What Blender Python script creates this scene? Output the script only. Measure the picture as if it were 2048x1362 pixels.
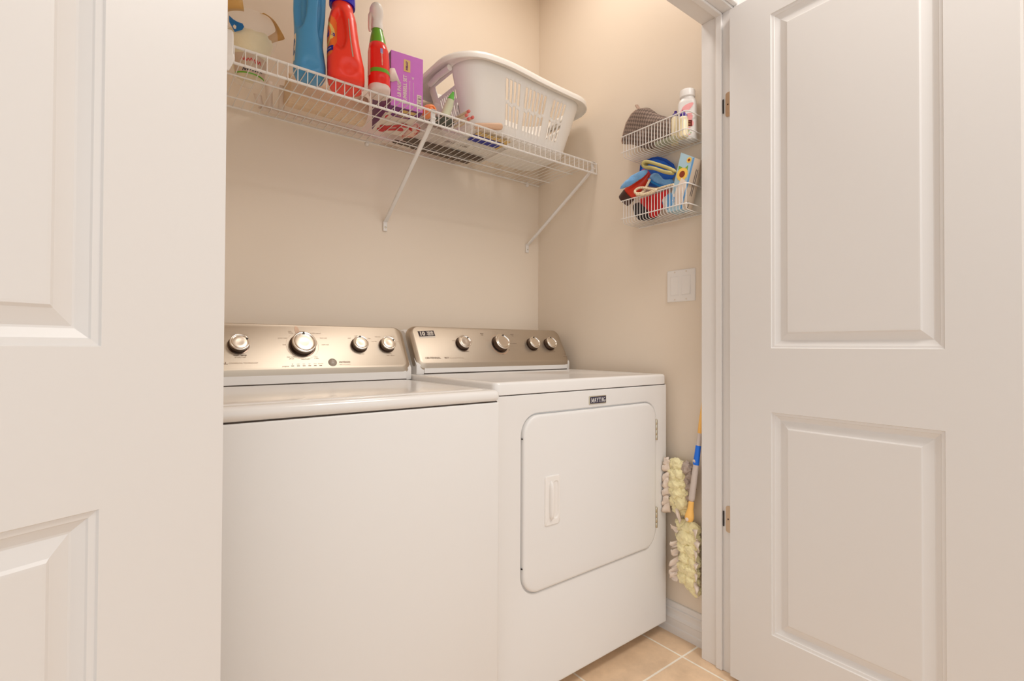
import bpy, bmesh, math, random
from mathutils import Vector, Matrix, noise
random.seed(7)
SC = bpy.context.scene
COL = SC.collection
PI = math.pi
for o in list(bpy.data.objects):
    bpy.data.objects.remove(o)

# ------------------------------------------------------------ camera
W_PX, F_PX = 2048.0, 1004.84
CAM = Vector((-1.5561, -1.8210, 1.0115))
yaw, pitch, roll = 0.6554, 0.0118, 0.0042
fw = Vector((math.sin(yaw) * math.cos(pitch), math.cos(yaw) * math.cos(pitch), math.sin(pitch)))
rt = Vector((math.cos(yaw), -math.sin(yaw), 0))
up = rt.cross(fw)
r2 = rt * math.cos(roll) + up * math.sin(roll)
u2 = -rt * math.sin(roll) + up * math.cos(roll)
cam_data = bpy.data.cameras.new('camera')
cam = bpy.data.objects.new('camera', cam_data)
COL.objects.link(cam)
cam_data.sensor_fit = 'HORIZONTAL'
cam_data.sensor_width = 36.0
cam_data.lens = F_PX * 36.0 / W_PX
cam_data.clip_start = 0.02
cam_data.clip_end = 60
M3 = Matrix((r2, u2, -fw)).transposed()
cam.matrix_world = Matrix.Translation(CAM) @ M3.to_4x4()
SC.camera = cam

# ------------------------------------------------------------ world, lights, exposure
SC.view_settings.view_transform = 'Standard'
SC.view_settings.look = 'None'
SC.view_settings.exposure = -0.10
SC.view_settings.gamma = 1.0
SC.view_settings.use_curve_mapping = False
wd = bpy.data.worlds.new('hall_daylight')
SC.world = wd
wd.use_nodes = True
wd.node_tree.nodes['Background'].inputs[0].default_value = (0.96, 0.985, 1.0, 1)
wd.node_tree.nodes['Background'].inputs[1].default_value = 1.21

def lamp(name, kind, loc, power, color, size=0.1, rot=(0, 0, 0), sy=None):
    d = bpy.data.lights.new(name, kind)
    d.energy = power
    d.color = color
    if kind == 'AREA':
        d.shape = 'RECTANGLE'
        d.size = size
        d.size_y = sy or size
    else:
        d.shadow_soft_size = size
    o = bpy.data.objects.new(name, d)
    o.location = loc
    o.rotation_euler = rot
    COL.objects.link(o)
    return o
lamp('closet_ceiling_panel', 'AREA', (-0.42, -0.55, 2.725), 4.7, (1.0, 0.94, 0.87), 0.22)
lamp('hall_ceiling_panel', 'AREA', (-0.36, -2.0, 2.70), 24, (1.0, 0.95, 0.90), 0.62)

SC.cycles.max_bounces = 10
SC.cycles.diffuse_bounces = 6
SC.cycles.glossy_bounces = 4
SC.cycles.transparent_max_bounces = 24
SC.cycles.transmission_bounces = 8
SC.cycles.sample_clamp_indirect = 6.0
SC.cycles.caustics_refractive = False

# ------------------------------------------------------------ materials
def srgb(r, g, b):
    f = lambda c: (c / 255 / 12.92) if c / 255 <= 0.04045 else ((c / 255 + 0.055) / 1.055) ** 2.4
    return (f(r), f(g), f(b), 1)

def mat(name, col, rough=0.5, metal=0.0, bump=0.0, bscale=200.0, var=0.0, vscale=8.0, coat=0.0,
        alpha=1.0, trans=0.0, aniso=0.0, stretch=None, sss=0.0, spec=None, sheen=0.0):
    m = bpy.data.materials.new(name)
    m.use_nodes = True
    nt = m.node_tree
    b = nt.nodes['Principled BSDF']
    b.inputs['Base Color'].default_value = col
    b.inputs['Roughness'].default_value = rough
    b.inputs['Metallic'].default_value = metal
    if coat:
        b.inputs['Coat Weight'].default_value = coat
        b.inputs['Coat Roughness'].default_value = 0.06
    if alpha < 1:
        b.inputs['Alpha'].default_value = alpha
    if trans:
        b.inputs['Transmission Weight'].default_value = trans
    if aniso:
        b.inputs['Anisotropic'].default_value = aniso
    if spec is not None:
        b.inputs['Specular IOR Level'].default_value = spec
    if sss:
        b.inputs['Subsurface Weight'].default_value = sss
        b.inputs['Subsurface Radius'].default_value = (0.02, 0.015, 0.01)
    if sheen:
        b.inputs['Sheen Weight'].default_value = sheen
    tc = nt.nodes.new('ShaderNodeTexCoord')
    mp = nt.nodes.new('ShaderNodeMapping')
    nt.links.new(tc.outputs['Object'], mp.inputs[0])
    if stretch:
        mp.inputs['Scale'].default_value = stretch
    if bump:
        n = nt.nodes.new('ShaderNodeTexNoise')
        n.inputs['Scale'].default_value = bscale
        n.inputs['Detail'].default_value = 3
        nt.links.new(mp.outputs[0], n.inputs['Vector'])
        bp = nt.nodes.new('ShaderNodeBump')
        bp.inputs['Strength'].default_value = bump
        bp.inputs['Distance'].default_value = 0.002
        nt.links.new(n.outputs[0], bp.inputs['Height'])
        nt.links.new(bp.outputs[0], b.inputs['Normal'])
    if var:
        n = nt.nodes.new('ShaderNodeTexNoise')
        n.inputs['Scale'].default_value = vscale
        n.inputs['Detail'].default_value = 4
        nt.links.new(mp.outputs[0], n.inputs['Vector'])
        mx = nt.nodes.new('ShaderNodeMix')
        mx.data_type = 'RGBA'
        mx.inputs['A'].default_value = tuple(c * (1 - var) for c in col[:3]) + (1,)
        mx.inputs['B'].default_value = tuple(min(1, c * (1 + var)) for c in col[:3]) + (1,)
        nt.links.new(n.outputs[0], mx.inputs['Factor'])
        nt.links.new(mx.outputs['Result'], b.inputs['Base Color'])
    return m

M = {}
M['wall'] = mat('tan_wall_paint', (0.815, 0.712, 0.595, 1), 0.42, bump=0.05, bscale=220, var=0.015, vscale=3, spec=0.35)
M['hall_wall'] = mat('hall_wall_paint', (0.76, 0.70, 0.62, 1), 0.55, bump=0.05, bscale=220)
M['ceiling'] = mat('ceiling_paint', (0.86, 0.83, 0.79, 1), 0.7, bump=0.1, bscale=120)
M['door'] = mat('white_door_paint', (0.765, 0.745, 0.73, 1), 0.36, bump=0.02, bscale=300, var=0.01, vscale=2)
M['trim'] = mat('white_trim_paint', (0.80, 0.775, 0.755, 1), 0.32, var=0.01, vscale=4)
M['enamel'] = mat('white_enamel', (0.81, 0.79, 0.77, 1), 0.22, coat=0.35, var=0.006, vscale=3)
M['enamel_body'] = mat('white_enamel_textured', (0.80, 0.785, 0.77, 1), 0.42, bump=0.03, bscale=900, var=0.006, vscale=3)
M['white_plastic'] = mat('white_plastic', (0.84, 0.81, 0.78, 1), 0.35, var=0.01)
M['dark_gap'] = mat('dark_seam', (0.06, 0.045, 0.035, 1), 0.8, var=0.1)
M['brushed'] = mat('brushed_champagne_steel', (0.54, 0.465, 0.38, 1), 0.42, metal=1.0, bump=0.012, bscale=60, stretch=(1.5, 60, 60))
M['knob_side'] = mat('dark_chrome_knob_side', (0.13, 0.09, 0.07, 1), 0.25, metal=1.0, var=0.05)
M['knob_rim'] = mat('satin_knob_rim', (0.84, 0.78, 0.71, 1), 0.18, metal=1.0, var=0.03)
M['knob_cap'] = mat('spun_knob_cap', (0.82, 0.74, 0.64, 1), 0.30, metal=1.0, bump=0.02, bscale=400)
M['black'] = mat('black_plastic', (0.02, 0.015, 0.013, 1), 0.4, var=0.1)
M['ink'] = mat('brown_panel_ink', (0.30, 0.22, 0.16, 1), 0.6, var=0.05)
M['ink_pale'] = mat('pale_panel_ink', (0.50, 0.37, 0.27, 1), 0.6, var=0.05)
M['ink_orange'] = mat('orange_dial_ink', (0.80, 0.42, 0.24, 1), 0.6, var=0.05)
M['badge_navy'] = mat('badge_navy', (0.025, 0.018, 0.05, 1), 0.3, var=0.05)
M['badge_white'] = mat('badge_white', (0.85, 0.82, 0.80, 1), 0.4, var=0.02)
M['sticker_black'] = mat('sticker_black', (0.03, 0.015, 0.02, 1), 0.45, var=0.1)
M['sticker_pale'] = mat('sticker_pale', (0.74, 0.66, 0.57, 1), 0.5, var=0.03)
M['nickel'] = mat('satin_nickel', (0.62, 0.47, 0.33, 1), 0.38, metal=0.85, var=0.06, vscale=60)
M['steel'] = mat('zinc_steel', (0.60, 0.55, 0.43, 1), 0.3, metal=1.0, var=0.05)
M['wire'] = mat('white_vinyl_wire', (0.82, 0.79, 0.76, 1), 0.4, var=0.02)
M['basket'] = mat('white_basket_plastic', (0.94, 0.92, 0.885, 1), 0.42, var=0.01)
M['grout_floor'] = None

def tile_mat():
    m = bpy.data.materials.new('beige_ceramic_tile')
    m.use_nodes = True
    nt = m.node_tree
    b = nt.nodes['Principled BSDF']
    tc = nt.nodes.new('ShaderNodeTexCoord')
    mp = nt.nodes.new('ShaderNodeMapping')
    # world x of a grout line -0.1038, world y of a grout line -0.8513, pitch 0.3408
    mp.inputs['Location'].default_value = (0.1038 + 0.3408 * 20, 0.8513 + 0.3408 * 20, 0)
    nt.links.new(tc.outputs['Object'], mp.inputs[0])
    br = nt.nodes.new('ShaderNodeTexBrick')
    br.offset = 0.0
    br.squash = 1.0
    br.inputs['Scale'].default_value = 1.0
    br.inputs['Brick Width'].default_value = 0.3408
    br.inputs['Row Height'].default_value = 0.3408
    br.inputs['Mortar Size'].default_value = 0.0034
    br.inputs['Mortar Smooth'].default_value = 0.1
    br.inputs['Bias'].default_value = 0.0
    br.inputs['Color1'].default_value = (0.83, 0.62, 0.425, 1)
    br.inputs['Color2'].default_value = (0.78, 0.575, 0.39, 1)
    br.inputs['Mortar'].default_value = (0.95, 0.90, 0.80, 1)
    nt.links.new(mp.outputs[0], br.inputs['Vector'])
    n1 = nt.nodes.new('ShaderNodeTexNoise')
    n1.inputs['Scale'].default_value = 7
    n1.inputs['Detail'].default_value = 8
    n1.inputs['Roughness'].default_value = 0.65
    nt.links.new(tc.outputs['Object'], n1.inputs['Vector'])
    rp = nt.nodes.new('ShaderNodeValToRGB')
    rp.color_ramp.elements[0].position = 0.32
    rp.color_ramp.elements[0].color = (0.80, 0.78, 0.76, 1)
    rp.color_ramp.elements[1].position = 0.72
    rp.color_ramp.elements[1].color = (1.16, 1.15, 1.13, 1)
    nt.links.new(n1.outputs[0], rp.inputs[0])
    mx = nt.nodes.new('ShaderNodeMix')
    mx.data_type = 'RGBA'
    mx.blend_type = 'MULTIPLY'
    mx.inputs['Factor'].default_value = 1.0
    nt.links.new(br.outputs['Color'], mx.inputs['A'])
    nt.links.new(rp.outputs[0], mx.inputs['B'])
    nt.links.new(mx.outputs['Result'], b.inputs['Base Color'])
    b.inputs['Roughness'].default_value = 0.38
    bp = nt.nodes.new('ShaderNodeBump')
    bp.inputs['Strength'].default_value = 0.4
    bp.inputs['Distance'].default_value = 0.002
    bp.invert = True
    nt.links.new(br.outputs['Fac'], bp.inputs['Height'])
    nt.links.new(bp.outputs[0], b.inputs['Normal'])
    return m
M['tile'] = tile_mat()

# ------------------------------------------------------------ mesh helpers
def obj(name, bm, material, parent=None, smooth=False, loc=None, rot=None, mods=None, label=None, autosmooth=35):
    me = bpy.data.meshes.new(name)
    bmesh.ops.recalc_face_normals(bm, faces=bm.faces[:])
    bm.to_mesh(me)
    bm.free()
    o = bpy.data.objects.new(name, me)
    COL.objects.link(o)
    for mm in (material if isinstance(material, (list, tuple)) else [material]):
        me.materials.append(mm)
    if smooth:
        me.polygons.foreach_set('use_smooth', [True] * len(me.polygons))
        if autosmooth:
            me.set_sharp_from_angle(angle=math.radians(autosmooth))
    if parent:
        o.parent = parent
    if loc is not None:
        o.location = loc
    if rot is not None:
        o.rotation_euler = rot
    if label:
        o['label'] = label
    return o

def thing(name, label, cat, loc=(0, 0, 0), rotz=0.0, group=None, rot=None):
    o = bpy.data.objects.new(name, None)
    COL.objects.link(o)
    o.empty_display_size = 0.05
    o.location = loc
    o.rotation_euler = rot if rot is not None else (0, 0, rotz)
    o['label'] = label
    o['category'] = cat
    if group:
        o['group'] = group
    return o

def tag(o, label, cat, group=None):
    o['label'] = label
    o['category'] = cat
    if group:
        o['group'] = group
    return o

def struct(o):
    o['kind'] = 'structure'
    return o

def NB():
    return bmesh.new()

def box(bm, x0, x1, y0, y1, z0, z1, bev=0.0, seg=2):
    r = bmesh.ops.create_cube(bm, size=1.0)
    vs = r['verts']
    for v in vs:
        v.co = Vector(((x0 + x1) / 2 + v.co.x * (x1 - x0), (y0 + y1) / 2 + v.co.y * (y1 - y0), (z0 + z1) / 2 + v.co.z * (z1 - z0)))
    if bev:
        es = list({e for v in vs for e in v.link_edges})
        bmesh.ops.bevel(bm, geom=es, offset=bev, segments=seg, profile=0.5, affect='EDGES', clamp_overlap=True)
    return bm

def loft(bm, rings, close_ring=True, cap=(True, True), matidx=0):
    vr = [[bm.verts.new(p) for p in r] for r in rings]
    n = len(vr[0])
    for a, b in zip(vr, vr[1:]):
        for i in range(n if close_ring else n - 1):
            j = (i + 1) % n
            try:
                f = bm.faces.new((a[i], a[j], b[j], b[i]))
                f.material_index = matidx
            except ValueError:
                pass
    if cap[0]:
        f = bm.faces.new(list(reversed(vr[0])))
        f.material_index = matidx
    if cap[1]:
        f = bm.faces.new(vr[-1])
        f.material_index = matidx
    return vr

def tube(bm, pts, r, seg=8, closed=False, cap=True):
    pts = [Vector(p) for p in pts]
    n = len(pts)
    rr = r if isinstance(r, (list, tuple)) else [r] * n
    rings = []
    tang = []
    for i in range(n):
        if closed:
            t = pts[(i + 1) % n] - pts[i - 1]
        else:
            t = pts[min(i + 1, n - 1)] - pts[max(i - 1, 0)]
        tang.append(t.normalized())
    ref = Vector((0, 0, 1)) if abs(tang[0].z) < 0.9 else Vector((1, 0, 0))
    nrm = (ref - tang[0] * ref.dot(tang[0])).normalized()
    for i in range(n):
        nrm = nrm - tang[i] * nrm.dot(tang[i])
        nrm.normalize()
        bn = tang[i].cross(nrm)
        rings.append([pts[i] + (nrm * math.cos(2 * PI * k / seg) + bn * math.sin(2 * PI * k / seg)) * rr[i] for k in range(seg)])
    if closed:
        rings.append(rings[0])
        loft(bm, rings, cap=(False, False))
        bmesh.ops.remove_doubles(bm, verts=bm.verts[:], dist=1e-6)
    else:
        loft(bm, rings, cap=(cap, cap))
    return bm

def lathe(bm, prof, seg=32, mtx=None, cap=(True, True)):
    rings = []
    for r, z in prof:
        ring = [Vector((max(r, 1e-5) * math.cos(2 * PI * k / seg), max(r, 1e-5) * math.sin(2 * PI * k / seg), z)) for k in range(seg)]
        if mtx is not None:
            ring = [mtx @ p for p in ring]
        rings.append(ring)
    loft(bm, rings, cap=cap)
    return bm

def rrect(hx, hy, r, n=6, cx=0.0, cy=0.0):
    """rounded rectangle outline, 4*(n+1) points, counter-clockwise"""
    r = min(r, hx, hy)
    out = []
    for (sx, sy, a0) in ((1, 1, 0), (-1, 1, PI / 2), (-1, -1, PI), (1, -1, 1.5 * PI)):
        for k in range(n + 1):
            a = a0 + (PI / 2) * k / n
            out.append((cx + sx * (hx - r) + r * math.cos(a), cy + sy * (hy - r) + r * math.sin(a)))
    return out

def prism(bm, poly, axis, a0, a1, taper=None):
    """extrude a 2D polygon; axis 'x' takes (y,z), 'y' takes (x,z), 'z' takes (x,y)"""
    def pt(p, a):
        return {'x': (a, p[0], p[1]), 'y': (p[0], a, p[1]), 'z': (p[0], p[1], a)}[axis]
    loft(bm, [[pt(p, a0) for p in poly], [pt(p, a1) for p in poly]])
    return bm

def text_bm(bm, s, size, fn, bold=0.0, align='CENTER', sx=1.0, space=1.0):
    """letters as flat mesh: each vertex (x, y) of the text is mapped through fn"""
    cu = bpy.data.curves.new('lettering', 'FONT')
    cu.body = s
    cu.size = size
    cu.align_x = align
    cu.align_y = 'CENTER'
    cu.offset = bold
    cu.space_character = space
    cu.resolution_u = 2
    o = bpy.data.objects.new('lettering_tmp', cu)
    COL.objects.link(o)
    dg = bpy.context.evaluated_depsgraph_get()
    me = bpy.data.meshes.new_from_object(o.evaluated_get(dg))
    bpy.data.objects.remove(o)
    bpy.data.curves.remove(cu)
    vs = [bm.verts.new(fn(v.co.x * sx, v.co.y)) for v in me.vertices]
    for p in me.polygons:
        try:
            bm.faces.new([vs[i] for i in p.vertices])
        except ValueError:
            pass
    bpy.data.meshes.remove(me)
    return bm

def flat_poly(bm, pts, fn):
    bm.faces.new([bm.verts.new(fn(*p)) for p in pts])
    return bm

def squiggle(bm, fn, x0, x1, h, w=0.0006, n=5, seed=0):
    """a line of print too small to read: an uneven pen-like zig-zag"""
    rnd = random.Random(seed)
    pts = []
    for k in range(n * 2 + 1):
        pts.append((x0 + (x1 - x0) * k / (n * 2), (0.5 if k % 2 else -0.5) * h * rnd.uniform(0.55, 1.0)))
    for (a, b), (c, d) in zip(pts, pts[1:]):
        bm.faces.new([bm.verts.new(fn(*q)) for q in ((a - w, b), (a + w, b), (c + w, d), (c - w, d))])
    return bm

def disc(n=24, rx=1.0, ry=1.0, cx=0.0, cy=0.0):
    return [(cx + rx * math.cos(2 * PI * k / n), cy + ry * math.sin(2 * PI * k / n)) for k in range(n)]

# ------------------------------------------------------------ the room shell
H = 2.74
XL = -1.60
def shell(name, x0, x1, y0, y1, z0, z1, m, bev=0):
    bm = NB()
    box(bm, x0, x1, y0, y1, z0, z1, bev)
    return struct(obj(name, bm, M[m]))
shell('floor', -3.4, 1.2, -4.4, 0.12, -0.06, 0.0, 'tile')
shell('wall_back', XL - 0.1, 0.1, 0.0, 0.10, 0.0, H, 'wall')
shell('wall_right', 0.0, 0.10, -0.90, 0.0, 0.0, H, 'wall')
shell('wall_left', XL - 0.1, XL, -0.90, 0.0, 0.0, H, 'wall')
shell('ceiling', -3.4, 1.2, -4.4, 0.12, H, H + 0.08, 'ceiling')
# hall side wall with the doorway in it
OX0, OX1, OZ = -1.449, -0.061, 2.075
JY0, JY1 = -1.0, -0.8945
bm = NB()
box(bm, OX1 + 0.02, 1.2, JY0, -0.90, 0, H)
box(bm, -3.4, OX0 - 0.02, JY0, -0.90, 0, H)
box(bm, OX0 - 0.02, OX1 + 0.02, JY0, -0.90, OZ + 0.02, H)
struct(obj('wall_front', bm, M['hall_wall']))
shell('wall_hall_right', 1.1, 1.2, -4.4, -1.0, 0, H, 'hall_wall')


shell('wall_hall_left', -3.4, -3.3, -1.35, -1.0, 0, H, 'hall_wall')

# door jambs, stops and casings (three-sided frame)
bm = NB()
box(bm, OX1, OX1 + 0.02, JY0, JY1, 0, OZ, 0.0015)
box(bm, OX1 - 0.0085, OX1, -0.9695, -0.9475, 0, OZ, 0.003)
struct(obj('trim_1', bm, M['trim']))
bm = NB()
box(bm, OX0 - 0.02, OX0, JY0, JY1, 0, OZ, 0.0015)
box(bm, OX0, OX0 + 0.0085, -0.9695, -0.9475, 0, OZ, 0.003)
struct(obj('trim_2', bm, M['trim']))
bm = NB()
box(bm, OX0 - 0.02, OX1 + 0.02, JY0, JY1, OZ, OZ + 0.02, 0.0015)
box(bm, OX0, OX1, -0.9695, -0.9475, OZ - 0.0085, OZ, 0.003)
struct(obj('trim_3', bm, M['trim']))
# casing on the hall face
bm = NB()
box(bm, OX1 + 0.006, OX1 + 0.076, JY0 - 0.016, JY0, 0, OZ + 0.07, 0.004)
box(bm, OX0 - 0.076, OX0 - 0.006, JY0 - 0.016, JY0, 0, OZ + 0.07, 0.004)
box(bm, OX0 - 0.006, OX1 + 0.006, JY0 - 0.016, JY0, OZ + 0.006, OZ + 0.07, 0.004)
struct(obj('trim_4', bm, M['trim']))
# baseboard along the right wall
prof = [(0, 0), (-0.0145, 0), (-0.0145, 0.024), (-0.0115, 0.028), (-0.0115, 0.050), (-0.0135, 0.053), (-0.0125, 0.058),
        (-0.0085, 0.066), (-0.0078, 0.076), (-0.0095, 0.083), (-0.0095, 0.087), (-0.0062, 0.090), (-0.0062, 0.106), (-0.0045, 0.108), (0, 0.108)]
bm = NB()
prism(bm, prof, 'y', JY1 - 0.004, -0.001)
struct(obj('baseboard_right', bm, M['trim']))

# ------------------------------------------------------------ the two open doors
def door_leaf(name, w, panels, zb, zt, thick=0.035):
    """moulded door in its own frame: x from hinge edge 0..w, front face y=0 looking to -y"""
    bm = NB()
    prof = [(0, 0), (0.0015, -0.0030), (0.008, -0.0045), (0.0095, -0.0068), (0.0200, -0.0125), (0.0225, -0.0130), (0.0410, -0.0062), (0.0445, -0.0032), (0.0475, -0.0030)]
    def face(y, sgn):
        xs = [0, panels[0][0], panels[0][1], w]
        zs = sorted({zb, zt} | {z for p in panels for z in p[2:]})
        holes = [(p[2], p[3]) for p in panels]
        for i in range(3):
            for z0, z1 in zip(zs, zs[1:]):
                if i == 1 and any(abs(z0 - h[0]) < 1e-6 and abs(z1 - h[1]) < 1e-6 for h in holes):
                    continue
                bm.faces.new([bm.verts.new(q) for q in ((xs[i], y, z0), (xs[i + 1], y, z0), (xs[i + 1], y, z1), (xs[i], y, z1))])
        for (x0, x1, z0, z1) in panels:
            rings = []
            for off, d in prof:
                yy = y - sgn * d
                rings.append([(x0 + off, yy, z0 + off), (x1 - off, yy, z0 + off), (x1 - off, yy, z1 - off), (x0 + off, yy, z1 - off)])
            loft(bm, rings, cap=(False, True))
    face(0.0, 1)
    face(thick, -1)
    for a, b in (((0, zb), (w, zb)), ((w, zb), (w, zt)), ((w, zt), (0, zt)), ((0, zt), (0, zb))):
        bm.faces.new([bm.verts.new(q) for q in ((a[0], 0, a[1]), (a[0], thick, a[1]), (b[0], thick, b[1]), (b[0], 0, b[1]))])
    bmesh.ops.remove_doubles(bm, verts=bm.verts[:], dist=1e-5)
    return struct(obj(name, bm, M['door']))

PAN = [(0.1255, 0.5135, 1.0095, 1.9745), (0.1255, 0.5135, 0.193, 0.8262)]
# right leaf: hinge edge at (-0.0864,-1.0066), runs to -y; visible face looks to -x
d1 = door_leaf('door_1', 0.637, PAN, 0.012, 2.055)
ang = math.atan2(-0.99954, -0.03041)
d1.location = (-0.0864, -1.0066, 0)
d1.rotation_euler = (0, 0, ang)
# left leaf: hinge edge at (-1.4487,-1.0299), runs to (-0.913,-0.407); its mirror image of the same moulding
bpy.context.view_layer.update()
d2 = door_leaf('door_2', 0.660, [(p[0] + 0.0161, p[1] + 0.0161, p[2], p[3]) for p in PAN], 0.012, 2.055)
d2.location = (-1.4487, -1.0299, 0)
d2.rotation_euler = (0, 0, math.atan2(-0.40739, -0.91325))
# mirror thickness so the visible face looks at the hall
for v in d2.data.vertices:
    v.co.y = -v.co.y
d2.data.flip_normals()

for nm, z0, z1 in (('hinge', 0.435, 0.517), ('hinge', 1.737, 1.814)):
    bm = NB()
    zc, hz = (z0 + z1) / 2, (z1 - z0) / 2
    pts = rrect(0.014, hz, 0.007, 4, -0.9955 + 0.002, zc)
    loft(bm, [[(OX1 - 0.0, p[0], p[1]) for p in pts], [(OX1 - 0.0022, p[0], p[1]) for p in pts]])
    h = obj('hinge', bm, M['nickel'], label='satin nickel hinge leaf on the right jamb')
    h.parent = d1
    h.matrix_parent_inverse = (Matrix.Translation(d1.location) @ Matrix.Rotation(ang, 4, 'Z')).inverted()
    bm = NB()
    lathe(bm, [(0.0, 0.0), (0.0024, 0.0), (0.0024, 0.0006), (0.0, 0.0009)], 10, Matrix.Translation((OX1 - 0.0022, -0.987, zc)) @ Matrix.Rotation(-PI / 2, 4, 'Y'))
    s = obj('screw', bm, M['knob_side'], parent=h)
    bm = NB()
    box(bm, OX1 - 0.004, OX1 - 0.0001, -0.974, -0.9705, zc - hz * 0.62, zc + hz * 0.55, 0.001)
    s = obj('shadow_slot', bm, M['black'], parent=h)  # black strip stands in for the shaded gap between stop and hinge leaf
# ------------------------------------------------------------ washer and dryer
TILT_Y, TILT_Z = 0.073, 0.130
TL_ = math.hypot(TILT_Y, TILT_Z)
def face_fn(fb, zb, n=0.0, cx=0.0):
    T = Vector((0, TILT_Y / TL_, TILT_Z / TL_))
    N = Vector((0, -TILT_Z / TL_, TILT_Y / TL_))
    o = Vector((cx, fb, zb))
    return lambda x, t: o + Vector((x, 0, 0)) + T * t + N * n

def polar_rr(hx, hy, r, angs, cx, cz):
    """points of a rounded rectangle hit by rays at the given angles"""
    out = []
    for a in angs:
        c, s = math.cos(a), math.sin(a)
        lo, hi = 0.0, 4.0
        for _ in range(40):
            m = (lo + hi) / 2
            x, y = abs(c * m), abs(s * m)
            qx, qy = x - (hx - r), y - (hy - r)
            d = math.hypot(max(qx, 0), max(qy, 0)) + min(max(qx, qy), 0) - r
            if d > 0:
                hi = m
            else:
                lo = m
        out.append((cx + c * lo, cz + s * lo))
    return out

def polar_off(hx, hz, r, angs, cx, cz, ox, oz):
    """as polar_rr, but the rays start at (ox, oz)"""
    out = []
    for a in angs:
        c, s = math.cos(a), math.sin(a)
        lo, hi = 0.0, 4.0
        for _ in range(40):
            m = (lo + hi) / 2
            x, y = abs(ox + c * m - cx), abs(oz + s * m - cz)
            qx, qy = x - (hx - r), y - (hz - r)
            d = math.hypot(max(qx, 0), max(qy, 0)) + min(max(qx, qy), 0) - r
            if d > 0:
                hi = m
            else:
                lo = m
        out.append((ox + c * lo, oz + s * lo))
    return out

def panel_with_recess(bm, ox0, ox1, oz0, oz1, hx, hz, r, cx, cz, y_front, steps, nang=320):
    """flat front panel (plane y) with a rounded hole; steps = list of (inset, dy) rings going in, last ring capped"""
    angs = [2 * PI * k / nang for k in range(nang)]
    for (x, z) in ((ox0, oz0), (ox1, oz0), (ox1, oz1), (ox0, oz1)):
        angs.append(math.atan2(z - cz, x - cx) % (2 * PI))
    angs = sorted(set(angs))
    outer = []
    for a in angs:
        c, s = math.cos(a), math.sin(a)
        m = 1e9
        if c > 1e-9: m = min(m, (ox1 - cx) / c)
        if c < -1e-9: m = min(m, (ox0 - cx) / c)
        if s > 1e-9: m = min(m, (oz1 - cz) / s)
        if s < -1e-9: m = min(m, (oz0 - cz) / s)
        outer.append((cx + c * m, y_front, cz + s * m))
    rings = [outer]
    for ins, dy in steps:
        rings.append([(p[0], y_front + dy, p[1]) for p in polar_rr(hx - ins, hz - ins, max(r - ins, 0.001), angs, cx, cz)])
    return loft(bm, rings, cap=(False, True))

def knob(parent, fb, zb, x, t, rad, height, ang, skirt=True):
    fn = face_fn(fb, zb)
    o = fn(x, t)
    T = (fn(0, 1) - fn(0, 0))
    N = T.cross(Vector((1, 0, 0))) * -1
    N = Vector((0, -TILT_Z / TL_, TILT_Y / TL_))
    X = Vector((1, 0, 0))
    m = Matrix((X, T, N)).transposed().to_4x4()
    m.translation = o
    bm = NB()
    r = rad
    lathe(bm, [(r * 1.10, 0.0), (r * 1.10, 0.0018), (r * 0.99, 0.0022), (r * 0.985, height * 0.45), (r * 1.0, height * 0.62), (r * 1.0, height - 0.004)], 40, m)
    k = obj('knob', bm, M['knob_side'], parent=parent, smooth=True)
    bm = NB()
    lathe(bm, [(r * 1.0, height - 0.004), (r * 1.005, height - 0.0022), (r * 0.97, height - 0.0004), (r * 0.90, height), (r * 0.84, height - 0.0008), (r * 0.79, height - 0.0028), (r * 0.74, height - 0.0032)], 40, m, cap=(False, False))
    obj('knob_rim', bm, M['knob_rim'], parent=k, smooth=True, autosmooth=60)
    bm = NB()
    lathe(bm, [(r * 0.755, height - 0.0036), (r * 0.74, height - 0.0012), (r * 0.70, height - 0.0008), (r * 0.35, height - 0.0014), (0.0, height - 0.0017)], 40, m, cap=(False, True))
    obj('knob_cap', bm, M['knob_cap'], parent=k, smooth=True, autosmooth=60)
    bm = NB()
    w = r * 0.085 if rad > 0.03 else r * 0.095
    box(bm, -w, w, r * 0.74, r * 0.945, height - 0.003, height + 0.0003, 0.0006)
    mm = m @ Matrix.Rotation(-ang, 4, 'Z')
    for v in bm.verts:
        v.co = mm @ v.co
    obj('pointer', bm, M['black'], parent=k)
    return k

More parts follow.
